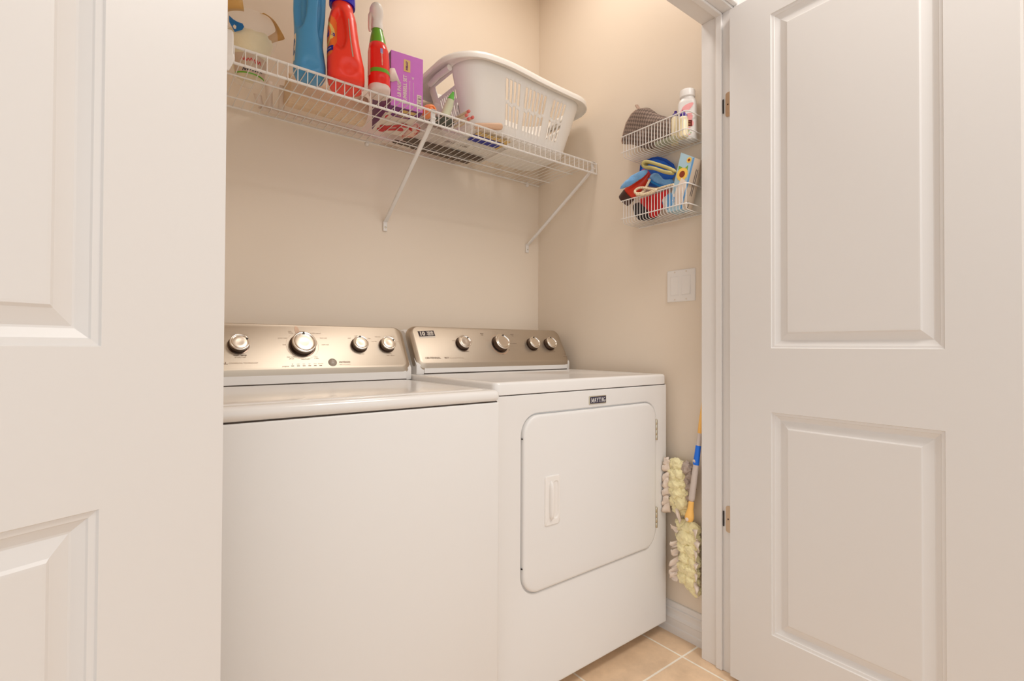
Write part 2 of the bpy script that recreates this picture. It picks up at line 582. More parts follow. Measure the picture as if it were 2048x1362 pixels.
def console(root, fb, zb, ztop_cab, hw, cx, depth_back):
    """control console: white shell behind and below, silver face tilted back"""
    # white shell
    bm = NB()
    prof = [(fb + 0.004, ztop_cab + 0.0005), (fb + 0.002, ztop_cab + 0.006), (fb + 0.002, zb - 0.006), (fb + 0.030, zb + 0.03), (fb + 0.092, zb + 0.108),
            (fb + 0.108, zb + 0.118), (depth_back - 0.02, zb + 0.116), (depth_back, zb + 0.10), (depth_back, ztop_cab + 0.0005)]
    rings = []
    for x, s in ((-hw + 0.002, 0.965), (-hw + 0.008, 1.0), (hw - 0.008, 1.0), (hw - 0.002, 0.965)):
        cy = (fb + depth_back) / 2
        rings.append([(cx + x, cy + (p[0] - cy) * s, ztop_cab + 0.0005 + (p[1] - ztop_cab - 0.0005) * s) for p in prof])
    loft(bm, rings)
    con = obj('console', bm, M['enamel'], parent=root, smooth=True, autosmooth=40)
    # skirt strip with its two end joints
    bm = NB()
    box(bm, cx - hw + 0.030, cx + hw - 0.022, fb - 0.0015, fb + 0.004, ztop_cab + 0.0035, zb - 0.016, 0.001)
    obj('skirt', bm, M['enamel'], parent=con)
    bm = NB()
    box(bm, cx - hw + 0.030, cx + hw - 0.022, fb - 0.0008, fb + 0.004, ztop_cab + 0.0007, ztop_cab + 0.0036)
    obj('seam', bm, M['dark_gap'], parent=con)
    # silver face
    bm = NB()
    def ring(off_side, off_top, off_bot, n, r):
        fn = face_fn(fb, zb, n, cx)
        t0, t1 = off_bot, 0.1535 - off_top
        return [fn(p[0], p[1]) for p in rrect(hw - off_side, (t1 - t0) / 2, r, 8, 0, (t0 + t1) / 2)]
    rings = [ring(0.002, 0.000, -0.020, -0.034, 0.030), ring(0.0, 0.0, -0.0205, -0.020, 0.030), ring(0.001, 0.0, -0.0200, -0.0145, 0.030),
             ring(0.005, 0.002, -0.0165, -0.0075, 0.028), ring(0.011, 0.0045, -0.0085, -0.0030, 0.025), ring(0.0165, 0.007, -0.0020, -0.0006, 0.022),
             ring(0.0185, 0.008, 0.0, 0.0, 0.021)]
    loft(bm, rings, cap=(True, True))
    f = obj('control_panel', bm, M['brushed'], parent=root, smooth=True, autosmooth=22)
    return con, f

def print_on(o, bm, material):
    """printed marks become faces of the panel they are printed on"""
    me = o.data
    k = len(me.materials)
    me.materials.append(material)
    bmesh.ops.recalc_face_normals(bm, faces=bm.faces[:])
    tmp = bpy.data.meshes.new('print')
    for f in bm.faces:
        f.material_index = k
    bm.to_mesh(tmp)
    bm.free()
    b2 = bmesh.new()
    b2.from_mesh(me)
    b2.from_mesh(tmp)
    b2.to_mesh(me)
    b2.free()
    bpy.data.meshes.remove(tmp)
    return o

def lettering(parent, items, fb, zb, material, cx=0.0, n=0.0006):
    bm = NB()
    fn = face_fn(fb, zb, n, cx)
    for it in items:
        s, x, t, h = it[:4]
        bold = it[4] if len(it) > 4 else 0.0
        sx = it[5] if len(it) > 5 else 1.0
        text_bm(bm, s, h, lambda u, v: fn(x + u, t + v), bold, 'CENTER', sx)
    return print_on(parent, bm, material)

def ring_print(bm, fb, zb, x, t, r0, r1, a0, a1, n=0.0005, seg=40):
    fn = face_fn(fb, zb, n)
    for k in range(seg):
        b0, b1 = a0 + (a1 - a0) * k / seg, a0 + (a1 - a0) * (k + 1) / seg
        bm.faces.new([bm.verts.new(fn(x + r * math.sin(b), t + r * math.cos(b))) for r, b in ((r0, b0), (r1, b0), (r1, b1), (r0, b1))])

# ---- washer
WW = 0.699
wrot = 0.020
wc = Vector((-0.793, -0.782, 0)) - Vector((math.cos(wrot), math.sin(wrot), 0)) * WW / 2
washer = thing('washing_machine', 'white top-loading washing machine with silver control panel, left of the dryer', 'washing machine', wc, wrot)
hw = WW / 2
bm = NB()
box(bm, -hw, hw, 0.004, 0.66, 0.030, 0.8688, 0.005, 3)
obj('cabinet', bm, M['enamel_body'], parent=washer, smooth=True)
bm = NB()
box(bm, -hw + 0.006, hw - 0.006, 0.007, 0.655, 0.8660, 0.8712)
obj('seam', bm, M['dark_gap'], parent=washer)
bm = NB()
box(bm, -hw - 0.0005, hw + 0.0005, 0.0, 0.662, 0.8703, 0.9000, 0.013, 5)
obj('top', bm, M['enamel'], parent=washer, smooth=True)
# lid: a slightly crowned sheet, rounded front edge
bm = NB()
rings = []
for off, dz in ((0.0, -0.004), (0.0005, -0.0012), (0.003, 0.0012), (0.010, 0.0024), (0.03, 0.0030)):
    rings.append([(p[0], p[1], 0.9000 + dz) for p in rrect(hw - 0.022 - off, 0.2285 - off, 0.028 - off * 0.5, 6, 0, 0.2525)])
loft(bm, rings)
lid = obj('lid', bm, M['enamel'], parent=washer, smooth=True, autosmooth=50)
for sx in (-1, 1):
    for fy in (0.06, 0.60):
        bm = NB()
        lathe(bm, [(0.020, 0.0), (0.022, 0.004), (0.018, 0.010), (0.010, 0.014), (0.010, 0.034)], 16, Matrix.Translation((sx * (hw - 0.05), fy, 0)))
        obj('leg', bm, M['black'], parent=washer)
WFB, WZB = 0.495, 0.9455
con, wface = console(washer, WFB, WZB, 0.9000, 0.3565, 0.0, 0.655)
knob(washer, WFB, WZB, -0.1562, 0.0750, 0.0250, 0.023, math.radians(62))
knob(washer, WFB, WZB, 0.0137, 0.0755, 0.0345, 0.025, math.radians(2))
knob(washer, WFB, WZB, 0.1871, 0.0770, 0.0245, 0.022, math.radians(0))
knob(washer, WFB, WZB, 0.2811, 0.0770, 0.0245, 0.022, math.radians(60))
# start button
fn0 = face_fn(WFB, WZB)
mt = Matrix((Vector((1, 0, 0)), fn0(0, 1) - fn0(0, 0), Vector((0, -TILT_Z / TL_, TILT_Y / TL_)))).transposed().to_4x4()
mt.translation = fn0(0.0935, 0.0176)
bm = NB()
lathe(bm, [(0.0128, 0.0), (0.0128, 0.0012), (0.0112, 0.0022), (0.0108, 0.0018), (0.0100, 0.0030), (0.006, 0.0046), (0.0, 0.005)], 28, mt)
obj('start_button', bm, mat('taupe_button', (0.40, 0.34, 0.28, 1), 0.3, var=0.03), parent=washer, smooth=True)
# progress lamps, six small dark windows
for i in range(6):
    bm = NB()
    f = face_fn(WFB, WZB, 0.0)
    x = -0.0223 + i * 0.01585
    pts = rrect(0.0040, 0.0011, 0.0004, 2, x, 0.0081)
    loft(bm, [[f(*p) for p in pts], [face_fn(WFB, WZB, 0.0007)(*p) for p in pts]])
    obj('indicator_window', bm, M['knob_side'], parent=washer)
lettering(wface, [
    ('wash temp', -0.1548, 0.0445, 0.0075, 0.0002), ('AL', -0.1945, 0.0198, 0.0095, 0.0003, 1.5), ('CENTENNI', -0.247, 0.0198, 0.0095, 0.0003, 1.5),
    ('start/pause', 0.1307, 0.0187, 0.0078, 0.0002),
    ('progress', -0.0412, 0.0072, 0.0052)], WFB, WZB, M['ink'])
lettering(wface, [
    ('all cold rinses', -0.1546, 0.0382, 0.0050), ('COMMERCIAL TECHNOLOGY', -0.1480, 0.0198, 0.0054), ('cold', -0.1706, 0.1085, 0.0050), ('warm', -0.1366, 0.1090, 0.0050), ('hot .', -0.1893, 0.0898, 0.005),
    ('fill', -0.0222, 0.0140, 0.0040), ('wash', -0.0064, 0.0140, 0.0040), ('rinse', 0.0094, 0.0140, 0.0040), ('spin', 0.0252, 0.0140, 0.0040), ('done', 0.0412, 0.0140, 0.0040), ('lid locked', 0.0575, 0.0142, 0.0038),
    ('power wash', -0.0393, 0.1005, 0.0050), ('soak  .', -0.0352, 0.0784, 0.0050), ('bulky', -0.0160, 0.1238, 0.0050), ('sheets', -0.0143, 0.1186, 0.0050), ('normal', 0.0180, 0.1247, 0.0050),
    ('wrinkle control', 0.0570, 0.1190, 0.0050), ('hand wash', 0.0790, 0.1023, 0.0050), ('rapid wash', 0.0810, 0.0791, 0.0050),
    ('clean washer', -0.0221, 0.0375, 0.0048), ('affresh', -0.0222, 0.0315, 0.0050), ('drain & spin', 0.0163, 0.0302, 0.0050), ('rinse', 0.0469, 0.0371, 0.0050), ('& spin', 0.0485, 0.0322, 0.0050),
    ('hold 3 sec. to cancel', 0.1301, 0.0103, 0.0040), ('medium', 0.1850, 0.1121, 0.0045), ('small', 0.1600, 0.1031, 0.0045), ('large', 0.2260, 0.1031, 0.0045), ('load size', 0.1890, 0.0462, 0.0050),
    ('extra rinse', 0.2570, 0.1099, 0.0045), ('deep rinse', 0.3080, 0.1127, 0.0045), ('one rinse', 0.2412, 0.0921, 0.0045), ('two rinses', 0.3220, 0.0920, 0.0045), ('rinse', 0.2861, 0.0470, 0.0052), ('+ fabric softener', 0.2863, 0.0398, 0.0045)],
    WFB, WZB, M['ink_pale'])
bm = NB()
ring_print(bm, WFB, WZB, 0.0137, 0.0755, 0.0458, 0.0462, 0, 2 * PI)
fnp = face_fn(WFB, WZB, 0.0005)
pt = [(0.0041 + 0.0065 * math.cos(a) - 0.004 * math.sin(a) * 0.3, 0.1285 + 0.0135 * math.sin(a)) for a in [2 * PI * k / 20 for k in range(20)]]
flat_poly(bm, pt, fnp)
print_on(wface, bm, mat('peach_print', (0.72, 0.50, 0.36, 1), 0.6, var=0.03))

# ---- dryer
DW = 0.757
drot = 0.0118
dc = Vector((-0.030, -0.7395, 0)) - Vector((math.cos(drot), math.sin(drot), 0)) * DW / 2
dryer = thing('clothes_dryer', 'white front-loading clothes dryer with square door, right of the washing machine', 'clothes dryer', dc, drot)
hd = DW / 2
def dl(x):     # world x (on the front plane) to dryer-local x
    return x - dc.x
DCX, DCZ, DHX, DHZ = dl(-0.3959), 0.5745, 0.2965, 0.2460
bm = NB()
panel_with_recess(bm, -hd + 0.006, hd - 0.006, 0.0475, 0.8765, DHX + 0.0035, DHZ + 0.0035, 0.058, DCX, DCZ, 0.0, [(-0.006, 0.0), (-0.003, 0.0006), (-0.001, 0.003), (0.0, 0.009)])
# bevelled edge round to the sides, back
def rect(ix, z0, z1, y):
    return [(-hd + ix, y, z0), (hd - ix, y, z0), (hd - ix, y, z1), (-hd + ix, y, z1)]
loft(bm, [rect(0.006, 0.0475, 0.8765, 0.0), rect(0.002, 0.0435, 0.878, 0.0016), rect(0.0, 0.0415, 0.8785, 0.006), rect(0.0, 0.0415, 0.8785, 0.655)], cap=(False, True))
obj('cabinet', bm, M['enamel_body'], parent=dryer, smooth=True, autosmooth=30)
bm = NB()
box(bm, -hd + 0.004, hd - 0.004, 0.006, 0.65, 0.8775, 0.8815)
obj('seam', bm, M['dark_gap'], parent=dryer)
bm = NB()
poly = rrect(hd, 0.3285, 0.018, 6, 0, 0.3285)
rings = []
for z, off in ((0.8808, 0.002), (0.8820, 0.0), (0.9075, 0.0), (0.9120, 0.0012), (0.9148, 0.0042), (0.9160, 0.009), (0.9162, 0.013), (0.9146, 0.024)):
    rings.append([(p[0] * (hd - off) / hd, 0.3285 + (p[1] - 0.3285) * (0.3285 - off) / 0.3285, z) for p in poly])
loft(bm, rings)
obj('worktop', bm, M['enamel'], parent=dryer, smooth=True, autosmooth=50)
for sx in (-1, 1):
    for fy in (0.07, 0.60):
        bm = NB()
        lathe(bm, [(0.020, 0.0), (0.022, 0.004), (0.018, 0.010), (0.010, 0.014), (0.010, 0.046)], 16, Matrix.Translation((sx * (hd - 0.06), fy, 0)))
        obj('leg', bm, M['black'], parent=dryer)
# door
bm = NB()
rings = []
for ins, y in ((0.0, 0.0085), (0.0, -0.0015), (0.0015, -0.0042), (0.0045, -0.0060), (0.010, -0.0066)):
    rings.append([(p[0], y, p[1]) for p in rrect(DHX - ins, DHZ - ins, 0.0555 - ins, 10, DCX, DCZ)])
HXC, HZC = dl(-0.5885), 0.5745
loft(bm, rings, cap=(True, True))
ddoor = obj('door', bm, M['enamel_body'], parent=dryer, smooth=True, autosmooth=30)
# handle insert: rim plate with deep pocket and pull bar
bm = NB()
angs = sorted([2 * PI * k / 144 for k in range(144)])
HOX = HXC + 0.0125
rings = []
for hx, hz, r, y in ((0.0290, 0.0700, 0.006, -0.0066), (0.0285, 0.0695, 0.006, -0.0088), (0.0270, 0.0680, 0.005, -0.0098)):
    rings.append([(p[0], y, p[1]) for p in polar_off(hx, hz, r, angs, HXC, HZC, HOX, HZC)])
for hx, hz, r, y in ((0.0105, 0.0545, 0.0095, -0.0098), (0.0090, 0.0530, 0.0085, -0.0085), (0.0082, 0.0510, 0.0078, -0.0072)):
    rings.append([(p[0], y, p[1]) for p in polar_off(hx, hz, r, angs, HOX, HZC, HOX, HZC)])
loft(bm, rings, cap=(True, True))
hnd = obj('handle', bm, M['white_plastic'], parent=ddoor, smooth=True, autosmooth=30)
bm = NB()
rings = []
for k in range(17):
    u = -1 + 2 * k / 16
    s = math.sqrt(max(0, 1 - abs(u) ** 5))
    z = HZC + u * 0.0565
    rings.append([(HXC - 0.006 + 0.0085 * s * math.cos(a) * 1.0, -0.0095 - 0.0105 * s * math.sin(a), z) for a in [PI * j / 10 for j in range(11)]])
loft(bm, rings, close_ring=False, cap=(False, False))
obj('grip', bm, M['white_plastic'], parent=hnd, smooth=True, autosmooth=60)
# door hinges with their barrels
for z0, z1 in ((0.690, 0.7615), (0.388, 0.459)):
    bm = NB()
    box(bm, DCX + DHX + 0.0002, DCX + DHX + 0.0070, -0.0030, 0.004, z0, z1, 0.0006)
    nseg = 4
    for k in range(nseg):
        a0 = z0 + (z1 - z0) * k / nseg
        a1 = z0 + (z1 - z0) * (k + 1) / nseg - 0.0008
        lathe(bm, [(0.0034, a0), (0.0038, a0 + 0.0006), (0.0038, a1 - 0.0006), (0.0034, a1)], 14, Matrix.Translation((DCX + DHX + 0.0030, -0.0045, 0)))
    obj('hinge', bm, M['steel'], parent=ddoor, smooth=True, label='steel barrel hinge')
for z in (0.758, 0.404):
    bm = NB()
    box(bm, DCX - DHX - 0.0030, DCX - DHX - 0.0005, -0.002, 0.003, z - 0.0015, z + 0.0015)
    obj('latch_stud', bm, M['black'], parent=ddoor)
# badge
bx, bz = dl(-0.3923), 0.8472
bm = NB()
loft(bm, [[(p[0], y, p[1]) for p in rrect(0.0385 - i, 0.0125 - i, 0.0015, 3, bx, bz)] for i, y in ((0, 0.001), (0, -0.0020), (0.0012, -0.0030))])
bd = obj('badge', bm, M['steel'], parent=dryer, label='dark badge plate with white lettering')
bm = NB()
loft(bm, [[(p[0], y, p[1]) for p in rrect(0.0355, 0.0100, 0.0008, 3, bx, bz)] for y in (-0.0028, -0.0033)])
obj('badge_field', bm, M['badge_navy'], parent=bd)
bm = NB()
def strokes(ch):
    # condensed slab-serif capitals in a 1 x 1 cell: list of quads
    def st(x0, y0, x1, y1, w):
        return [(x0 - w / 2, y0), (x0 + w / 2, y0), (x1 + w / 2, y1), (x1 - w / 2, y1)]
    def bar(x0, x1, y, h=0.09):
        return [(x0, y), (x1, y), (x1, y + h), (x0, y + h)]
    if ch == 'M':
        return [st(.13, 0, .13, 1, .10), st(.86, 0, .86, 1, .22), st(.16, 1, .5, .12, .2), st(.5, .12, .84, 1, .09), bar(0, .30, 0), bar(.66, 1.04, 0), bar(0, .24, .91), bar(.8, 1.04, .91)]
    if ch == 'A':
        return [st(.14, 0, .47, 1, .09), st(.82, 0, .5, 1, .24), bar(.25, .72, .30), bar(0, .30, 0), bar(.60, 1.0, 0)]
    if ch == 'Y':
        return [st(.16, 1, .5, .42, .24), st(.84, 1, .52, .42, .09), st(.5, 0, .5, .48, .22), bar(.3, .7, 0), bar(0, .36, .91), bar(.66, 1.0, .91)]
    if ch == 'T':
        return [st(.5, 0, .5, 1, .24), bar(.06, .94, .91), bar(.3, .7, 0), [(.06, .68), (.14, .68), (.2, 1), (.06, 1)], [(.86, .68), (.94, .68), (.94, 1), (.80, 1)]]
    if ch == 'G':
        o = []
        n = 16
        for k in range(n):
            a0, a1 = math.radians(50 + 270 * k / n), math.radians(50 + 270 * (k + 1) / n)
            f = lambda a, r: (.5 + (.46 if r else .24) * math.cos(a), .5 + (.5 if r else .40) * math.sin(a))
            o.append([f(a0, 0), f(a0, 1), f(a1, 1), f(a1, 0)])
        o += [st(.84, .02, .84, .42, .2), bar(.56, 1.0, .38)]
        return o
x = -0.0315
for ch, w in (('M', 0.0125), ('A', 0.0105), ('Y', 0.0105), ('T', 0.0095), ('A', 0.0105), ('G', 0.0095)):
    for q in strokes(ch):
        bm.faces.new([bm.verts.new((bx + x + p[0] * w, -0.0037, bz - 0.0068 + p[1] * 0.0136)) for p in q])
    x += w + 0.0002
obj('lettering', bm, M['badge_white'], parent=bd)
DFB, DZB = 0.48, 0.953
con, dface = console(dryer, DFB, DZB, 0.9146, 0.3665, 0.010, 0.650)
knob(dryer, DFB, DZB, -0.1507, 0.0760, 0.0262, 0.024, math.radians(48))
knob(dryer, DFB, DZB, 0.0221, 0.0760, 0.0330, 0.028, math.radians(20))
knob(dryer, DFB, DZB, 0.1898, 0.0757, 0.0262, 0.024, math.radians(5))
knob(dryer, DFB, DZB, 0.2848, 0.0762, 0.0262, 0.024, math.radians(5))
f6 = face_fn(DFB, DZB, 0.0005)
f8 = face_fn(DFB, DZB, 0.0008)
bm = NB()
flat_poly(bm, [(-0.3223, 0.1270), (-0.2573, 0.1315), (-0.2550, 0.1088), (-0.3200, 0.1048)][::-1], f6)
st_ = obj('warranty_sticker', bm, M['sticker_black'], parent=dface)
bm = NB()
flat_poly(bm, [(-0.3200, 0.1048), (-0.2550, 0.1088), (-0.2550, 0.1030), (-0.3195, 0.0990)][::-1], f6)
text_bm(bm, '10', 0.0225, lambda u, v: f8(-0.3065 + u, 0.1165 + v + u * 0.065), 0.0009, 'CENTER', 1.0)
text_bm(bm, 'YEAR', 0.0100, lambda u, v: f8(-0.2745 + u, 0.1233 + v + u * 0.065), 0.0005, 'CENTER', 1.1)
for k, (w, yy) in enumerate(((0.0290, 0.1180), (0.0290, 0.1150), (0.0290, 0.1122))):
    text_bm(bm, ('LIMITED PARTS', 'WARRANTY ON THE', 'DRIVE MOTOR')[k], 0.0031, lambda u, v: f8(-0.2735 + u, yy + v + u * 0.065), 0.0002, 'CENTER', 1.0)
print_on(st_, bm, M['sticker_pale'])
lettering(dface, [
    ('CENTENNIAL', -0.2885, 0.0190, 0.0098, 0.0002, 1.05), ('MCT', -0.2335, 0.0190, 0.0080, 0.0003), ('temperature', -0.1454, 0.0458, 0.0060, 0.0002),
    ('timed', -0.0468, 0.1242, 0.0068, 0.0002), ('dry', -0.0463, 0.1174, 0.0062, 0.0002), ('sensor', 0.1019, 0.1228, 0.0066, 0.0002), ('dry', 0.1022, 0.1164, 0.0062, 0.0002),
    ('energy preferred', 0.0905, 0.0808, 0.0054, 0.0002), ('off', 0.0602, 0.0506, 0.0062, 0.0002), ('cycle', 0.0236, 0.0327, 0.005, 0.0001), ('wrinkle control', 0.1947, 0.0478, 0.0052, 0.0002),
    ('push to start', 0.2860, 0.0488, 0.0054, 0.0002), ('end of cycle signal', 0.2885, 0.0423, 0.0046, 0.0001), ('(((', 0.3565, 0.0300, 0.0075, 0.0002), ('moisture sensing', 0.3545, 0.0187, 0.0040, 0.0002)], DFB, DZB, M['ink'])
lettering(dface, [
    ('Maytag Commercial Technology', -0.1917, 0.0186, 0.0046), ('low', -0.1612, 0.1080, 0.0045), ('air fluff', -0.1840, 0.0904, 0.0048), ('high', -0.1055, 0.0867, 0.0048),
    ('heavy dry', 0.0170, 0.1350, 0.0046), ('normal 40', 0.0240, 0.1296, 0.0042), ('damp dry', -0.0299, 0.0962, 0.0046), ('(less dry)', -0.0260, 0.0912, 0.0042), ('.', -0.0200, 0.1060, 0.006), ('.', -0.0100, 0.1150, 0.006), ('.', 0.001, 0.1220, 0.006), ('50', 0.0440, 0.1220, 0.0042),
    ('more dry', 0.0835, 0.0913, 0.0044), ('.', 0.072, 0.1000, 0.006), ('less dry', 0.0800, 0.0730, 0.0044), ('damp dry', 0.0800, 0.0670, 0.0044), ('cool down', 0.0800, 0.0576, 0.0044), ('off', 0.1753, 0.1075, 0.0044), ('off', 0.2676, 0.1081, 0.0044)],
    DFB, DZB, M['ink_pale'])
bm = NB()
ring_print(bm, DFB, DZB, 0.0221, 0.0760, 0.0418, 0.0432, math.radians(128), math.radians(262))
ring_print(bm, DFB, DZB, 0.0221, 0.0760, 0.0424, 0.0430, math.radians(-70), math.radians(0))
print_on(dface, bm, M['ink_orange'])
# ------------------------------------------------------------ wire shelf on the back wall
def wobj(name, bm, material, root, smooth=False, label=None, autosmooth=35):
    """part built in world coordinates and parented to a thing"""
    o = obj(name, bm, material, parent=root, smooth=smooth, label=label, autosmooth=autosmooth)
    bpy.context.view_layer.update()
    o.matrix_parent_inverse = root.matrix_world.inverted()
    return o

ZR, DSH, LIP = 1.7738, 0.376, 0.0411
ZD = ZR + 0.0030
SX0, SX1 = XL + 0.004, -0.003
shelf = thing('wire_shelf', 'white vinyl-coated wire shelf on diagonal braces along the back wall above the machines', 'shelf', (-0.8, -0.19, ZR))
for y, z, r, nm in ((-0.006, ZR, 0.0034, 'back_rail'), (-DSH, ZR + 0.0006, 0.0036, 'front_rail'), (-DSH - 0.0006, ZR - LIP, 0.0036, 'lip_rail'),
                    (-0.085, ZR - 0.0034, 0.0024, 'support_rail'), (-0.232, ZR - 0.0034, 0.0024, 'support_rail')):
    bm = NB()
    tube(bm, [(SX0, y, z), (-0.8, y, z), (SX1, y, z)], r, 10)
    wobj(nm, bm, M['wire'], shelf, smooth=True)
bm = NB()
k = 0
x = -0.0085
while x > SX0:
    tube(bm, [(x, -0.004, ZR + 0.0012), (x, -0.2, ZR + 0.0012), (x, -DSH + 0.001, ZR + 0.0014), (x, -DSH - 0.0032, ZR + 0.0002), (x, -DSH - 0.0040, ZR - 0.003), (x, -DSH - 0.0042, ZR - LIP - 0.003)], 0.00135, 6)
    x -= 0.0257
    k += 1
wobj('deck_wires', bm, M['wire'], shelf, smooth=True)
def brace(x_top, x_bot, ztop=ZR + 0.002, zbot=1.468):
    a = Vector((x_top, -DSH - 0.002, ztop - 0.022))
    b = Vector((x_bot, -0.010, zbot + 0.018))
    d = (b - a).normalized()
    sx = Vector((1, 0, 0))
    n = d.cross(sx).normalized()
    bm = NB()
    rings = []
    L = (b - a).length
    for s, w, t in ((0.0, 0.0085, 0.0016), (0.05, 0.0085, 0.0020), (0.16, 0.0075, 0.0052), (0.5, 0.0072, 0.0056), (0.90, 0.0072, 0.0054), (1.0, 0.0078, 0.0018)):
        c = a + d * L * s
        rings.append([c + sx * p[0] + n * p[1] for p in rrect(w, t, min(w, t) * 0.8, 3)])
    loft(bm, rings)
    o = wobj('brace', bm, M['wire'], shelf, smooth=True)
    bm = NB()
    box(bm, x_top - 0.0085, x_top + 0.0085, -DSH + 0.0042, -DSH + 0.0066, ZR - 0.042, ZR - 0.0015, 0.0008)
    box(bm, x_top - 0.0085, x_top + 0.0085, -DSH - 0.0050, -DSH + 0.0066, ZR + 0.0043, ZR + 0.0056, 0.0005)
    box(bm, x_top - 0.0085, x_top + 0.0085, -DSH + 0.0046, -DSH + 0.0066, ZR - 0.004, ZR + 0.005, 0.0004)
    wobj('hook_plate', bm, M['wire'], o)
    bm = NB()
    box(bm, x_bot - 0.0080, x_bot + 0.0080, -0.0085, -0.0003, zbot - 0.018, zbot + 0.022, 0.002)
    wobj('foot_plate', bm, M['wire'], o)
    bm = NB()
    lathe(bm, [(0.0034, 0), (0.0034, 0.0012), (0.0022, 0.0020), (0, 0.0021)], 12, Matrix.Translation((x_bot, -0.0084, zbot - 0.004)) @ Matrix.Rotation(PI / 2, 4, 'X'))
    wobj('screw', bm, M['steel'], o)
brace(-0.7700, -0.7748)
brace(-0.0215, -0.0729)
for x in (-1.48, -0.848, -0.073):
    bm = NB()
    lathe(bm, [(0.0078, 0.0), (0.0078, 0.006), (0.0062, 0.0095), (0.0030, 0.0115), (0, 0.0118)], 16, Matrix.Translation((x, -0.0003, ZR - 0.0075)) @ Matrix.Rotation(PI / 2, 4, 'X'))
    box(bm, x - 0.0055, x + 0.0055, -0.0112, -0.0003, ZR - 0.006, ZR + 0.0042, 0.0015)
    wobj('wall_clip', bm, M['wire'], shelf, smooth=True)

# hook-over clip at the far left front of the shelf
hk = thing('plastic_hanger', 'white plastic hanger hooked over the shelf front beside the left door', 'hanger', (-1.375, -0.39, 1.70))
bm = NB()
rings = []
for y, z, w, t in ((-0.372, 1.790, 0.020, 0.0025), (-0.377, 1.803, 0.022, 0.003), (-0.386, 1.807, 0.024, 0.003), (-0.393, 1.800, 0.0255, 0.004), (-0.3955, 1.785, 0.026, 0.004),
                   (-0.3955, 1.745, 0.026, 0.004), (-0.3975, 1.737, 0.0285, 0.006), (-0.3975, 1.729, 0.0285, 0.006), (-0.3960, 1.715, 0.023, 0.004), (-0.3935, 1.700, 0.016, 0.003)):
    rings.append([(-1.3745 + p[0], y + p[1], z) for p in rrect(w, t, t * 0.9, 3)])
loft(bm, rings)
wobj('hook_body', bm, M['white_plastic'], hk, smooth=True, autosmooth=60)

# ------------------------------------------------------------ bottles (lofted bodies with dents)
class Bottle:
    def __init__(self, secs, dents=(), n=3.0):
        self.s, self.d, self.n = secs, dents, n
    def at(self, z):
        s = self.s
        if z <= s[0][0]: return s[0][1:]
        for i in range(len(s) - 1):
            if z <= s[i + 1][0]:
                u = (z - s[i][0]) / (s[i + 1][0] - s[i][0])
                u = u * u * (3 - 2 * u) if len(s[i]) > 6 else u
                return [s[i][k] + (s[i + 1][k] - s[i][k]) * u for k in range(1, 6)]
        return s[-1][1:]
    def pt(self, a, z, off=0.0):
        hx, hy, ox, oy, n = self.at(z)[:5]
        c, s_ = math.cos(a), math.sin(a)
        r = (abs(c) ** n + abs(s_) ** n) ** (-1.0 / n)
        push = 0.0
        for (da, dz, wa, wz, dep) in self.d:
            u = ((a - da + PI) % (2 * PI) - PI) / wa
            v = (z - dz) / wz
            q = math.sqrt(u * u + v * v)
            if q < 1:
                w = min(1.0, (1 - q) / 0.38)
                push += dep * w * w * (3 - 2 * w)
        L = math.hypot(hx * r * c, hy * r * s_)
        k = (L - push + off) / L
        return Vector((ox + hx * r * c * k, oy + hy * r * s_ * k, z))
    def mesh(self, zs, seg=64, cap=(True, True)):
        bm = NB()
        loft(bm, [[self.pt(2 * PI * k / seg, z) for k in range(seg)] for z in zs], cap=cap)
        return bm
    def patch(self, bm, a0, z0, pts, off=0.0006, r=0.05):
        """flat outline in metres wrapped on the surface about angle a0, height z0"""
        bm.faces.new([bm.verts.new(self.pt(a0 + p[0] / r, z0 + p[1], off)) for p in pts])
    def grid(self, bm, a0, a1, z0, z1, na, nz, off=0.0006, inside=None):
        for i in range(na):
            for j in range(nz):
                q = [(a0 + (a1 - a0) * (i + di) / na, z0 + (z1 - z0) * (j + dj) / nz) for di, dj in ((0, 0), (1, 0), (1, 1), (0, 1))]
                if inside and not inside(sum(p[0] for p in q) / 4, sum(p[1] for p in q) / 4):
                    continue
                bm.faces.new([bm.verts.new(self.pt(p[0], p[1], off)) for p in q])
        bmesh.ops.remove_doubles(bm, verts=bm.verts[:], dist=1e-6)
def lin(a, b, n):
    return [a + (b - a) * i / (n - 1) for i in range(n)]

M['blue_bottle'] = mat('blue_bottle_plastic', srgb(78, 156, 208), 0.3, var=0.03, sss=0.1)
M['blue_dark'] = mat('deep_blue_plastic', srgb(20, 90, 150), 0.35, var=0.04)
M['red_bottle'] = mat('orange_red_plastic', srgb(255, 62, 42), 0.34, var=0.02, sss=0.05)
M['cap_blue'] = mat('royal_blue_cap', srgb(20, 25, 190), 0.18, var=0.04)
M['label_cream'] = mat('label_cream', srgb(238, 225, 205), 0.5, var=0.02)
M['label_orange'] = mat('label_orange', srgb(245, 120, 40), 0.5, var=0.02)
M['label_yellow'] = mat('label_yellow', srgb(235, 205, 110), 0.5, var=0.02)
M['label_navy'] = mat('label_navy', srgb(30, 25, 150), 0.45, var=0.02)
M['grey_strip'] = mat('grey_level_strip', srgb(175, 165, 150), 0.4, var=0.02)
M['red_spray'] = mat('red_spray_plastic', srgb(238, 40, 32), 0.22, var=0.02)
M['green_spray'] = mat('green_spray_plastic', srgb(105, 170, 40), 0.3, var=0.03)
M['pink_white'] = mat('frosted_white_plastic', srgb(232, 212, 205), 0.4, var=0.02)

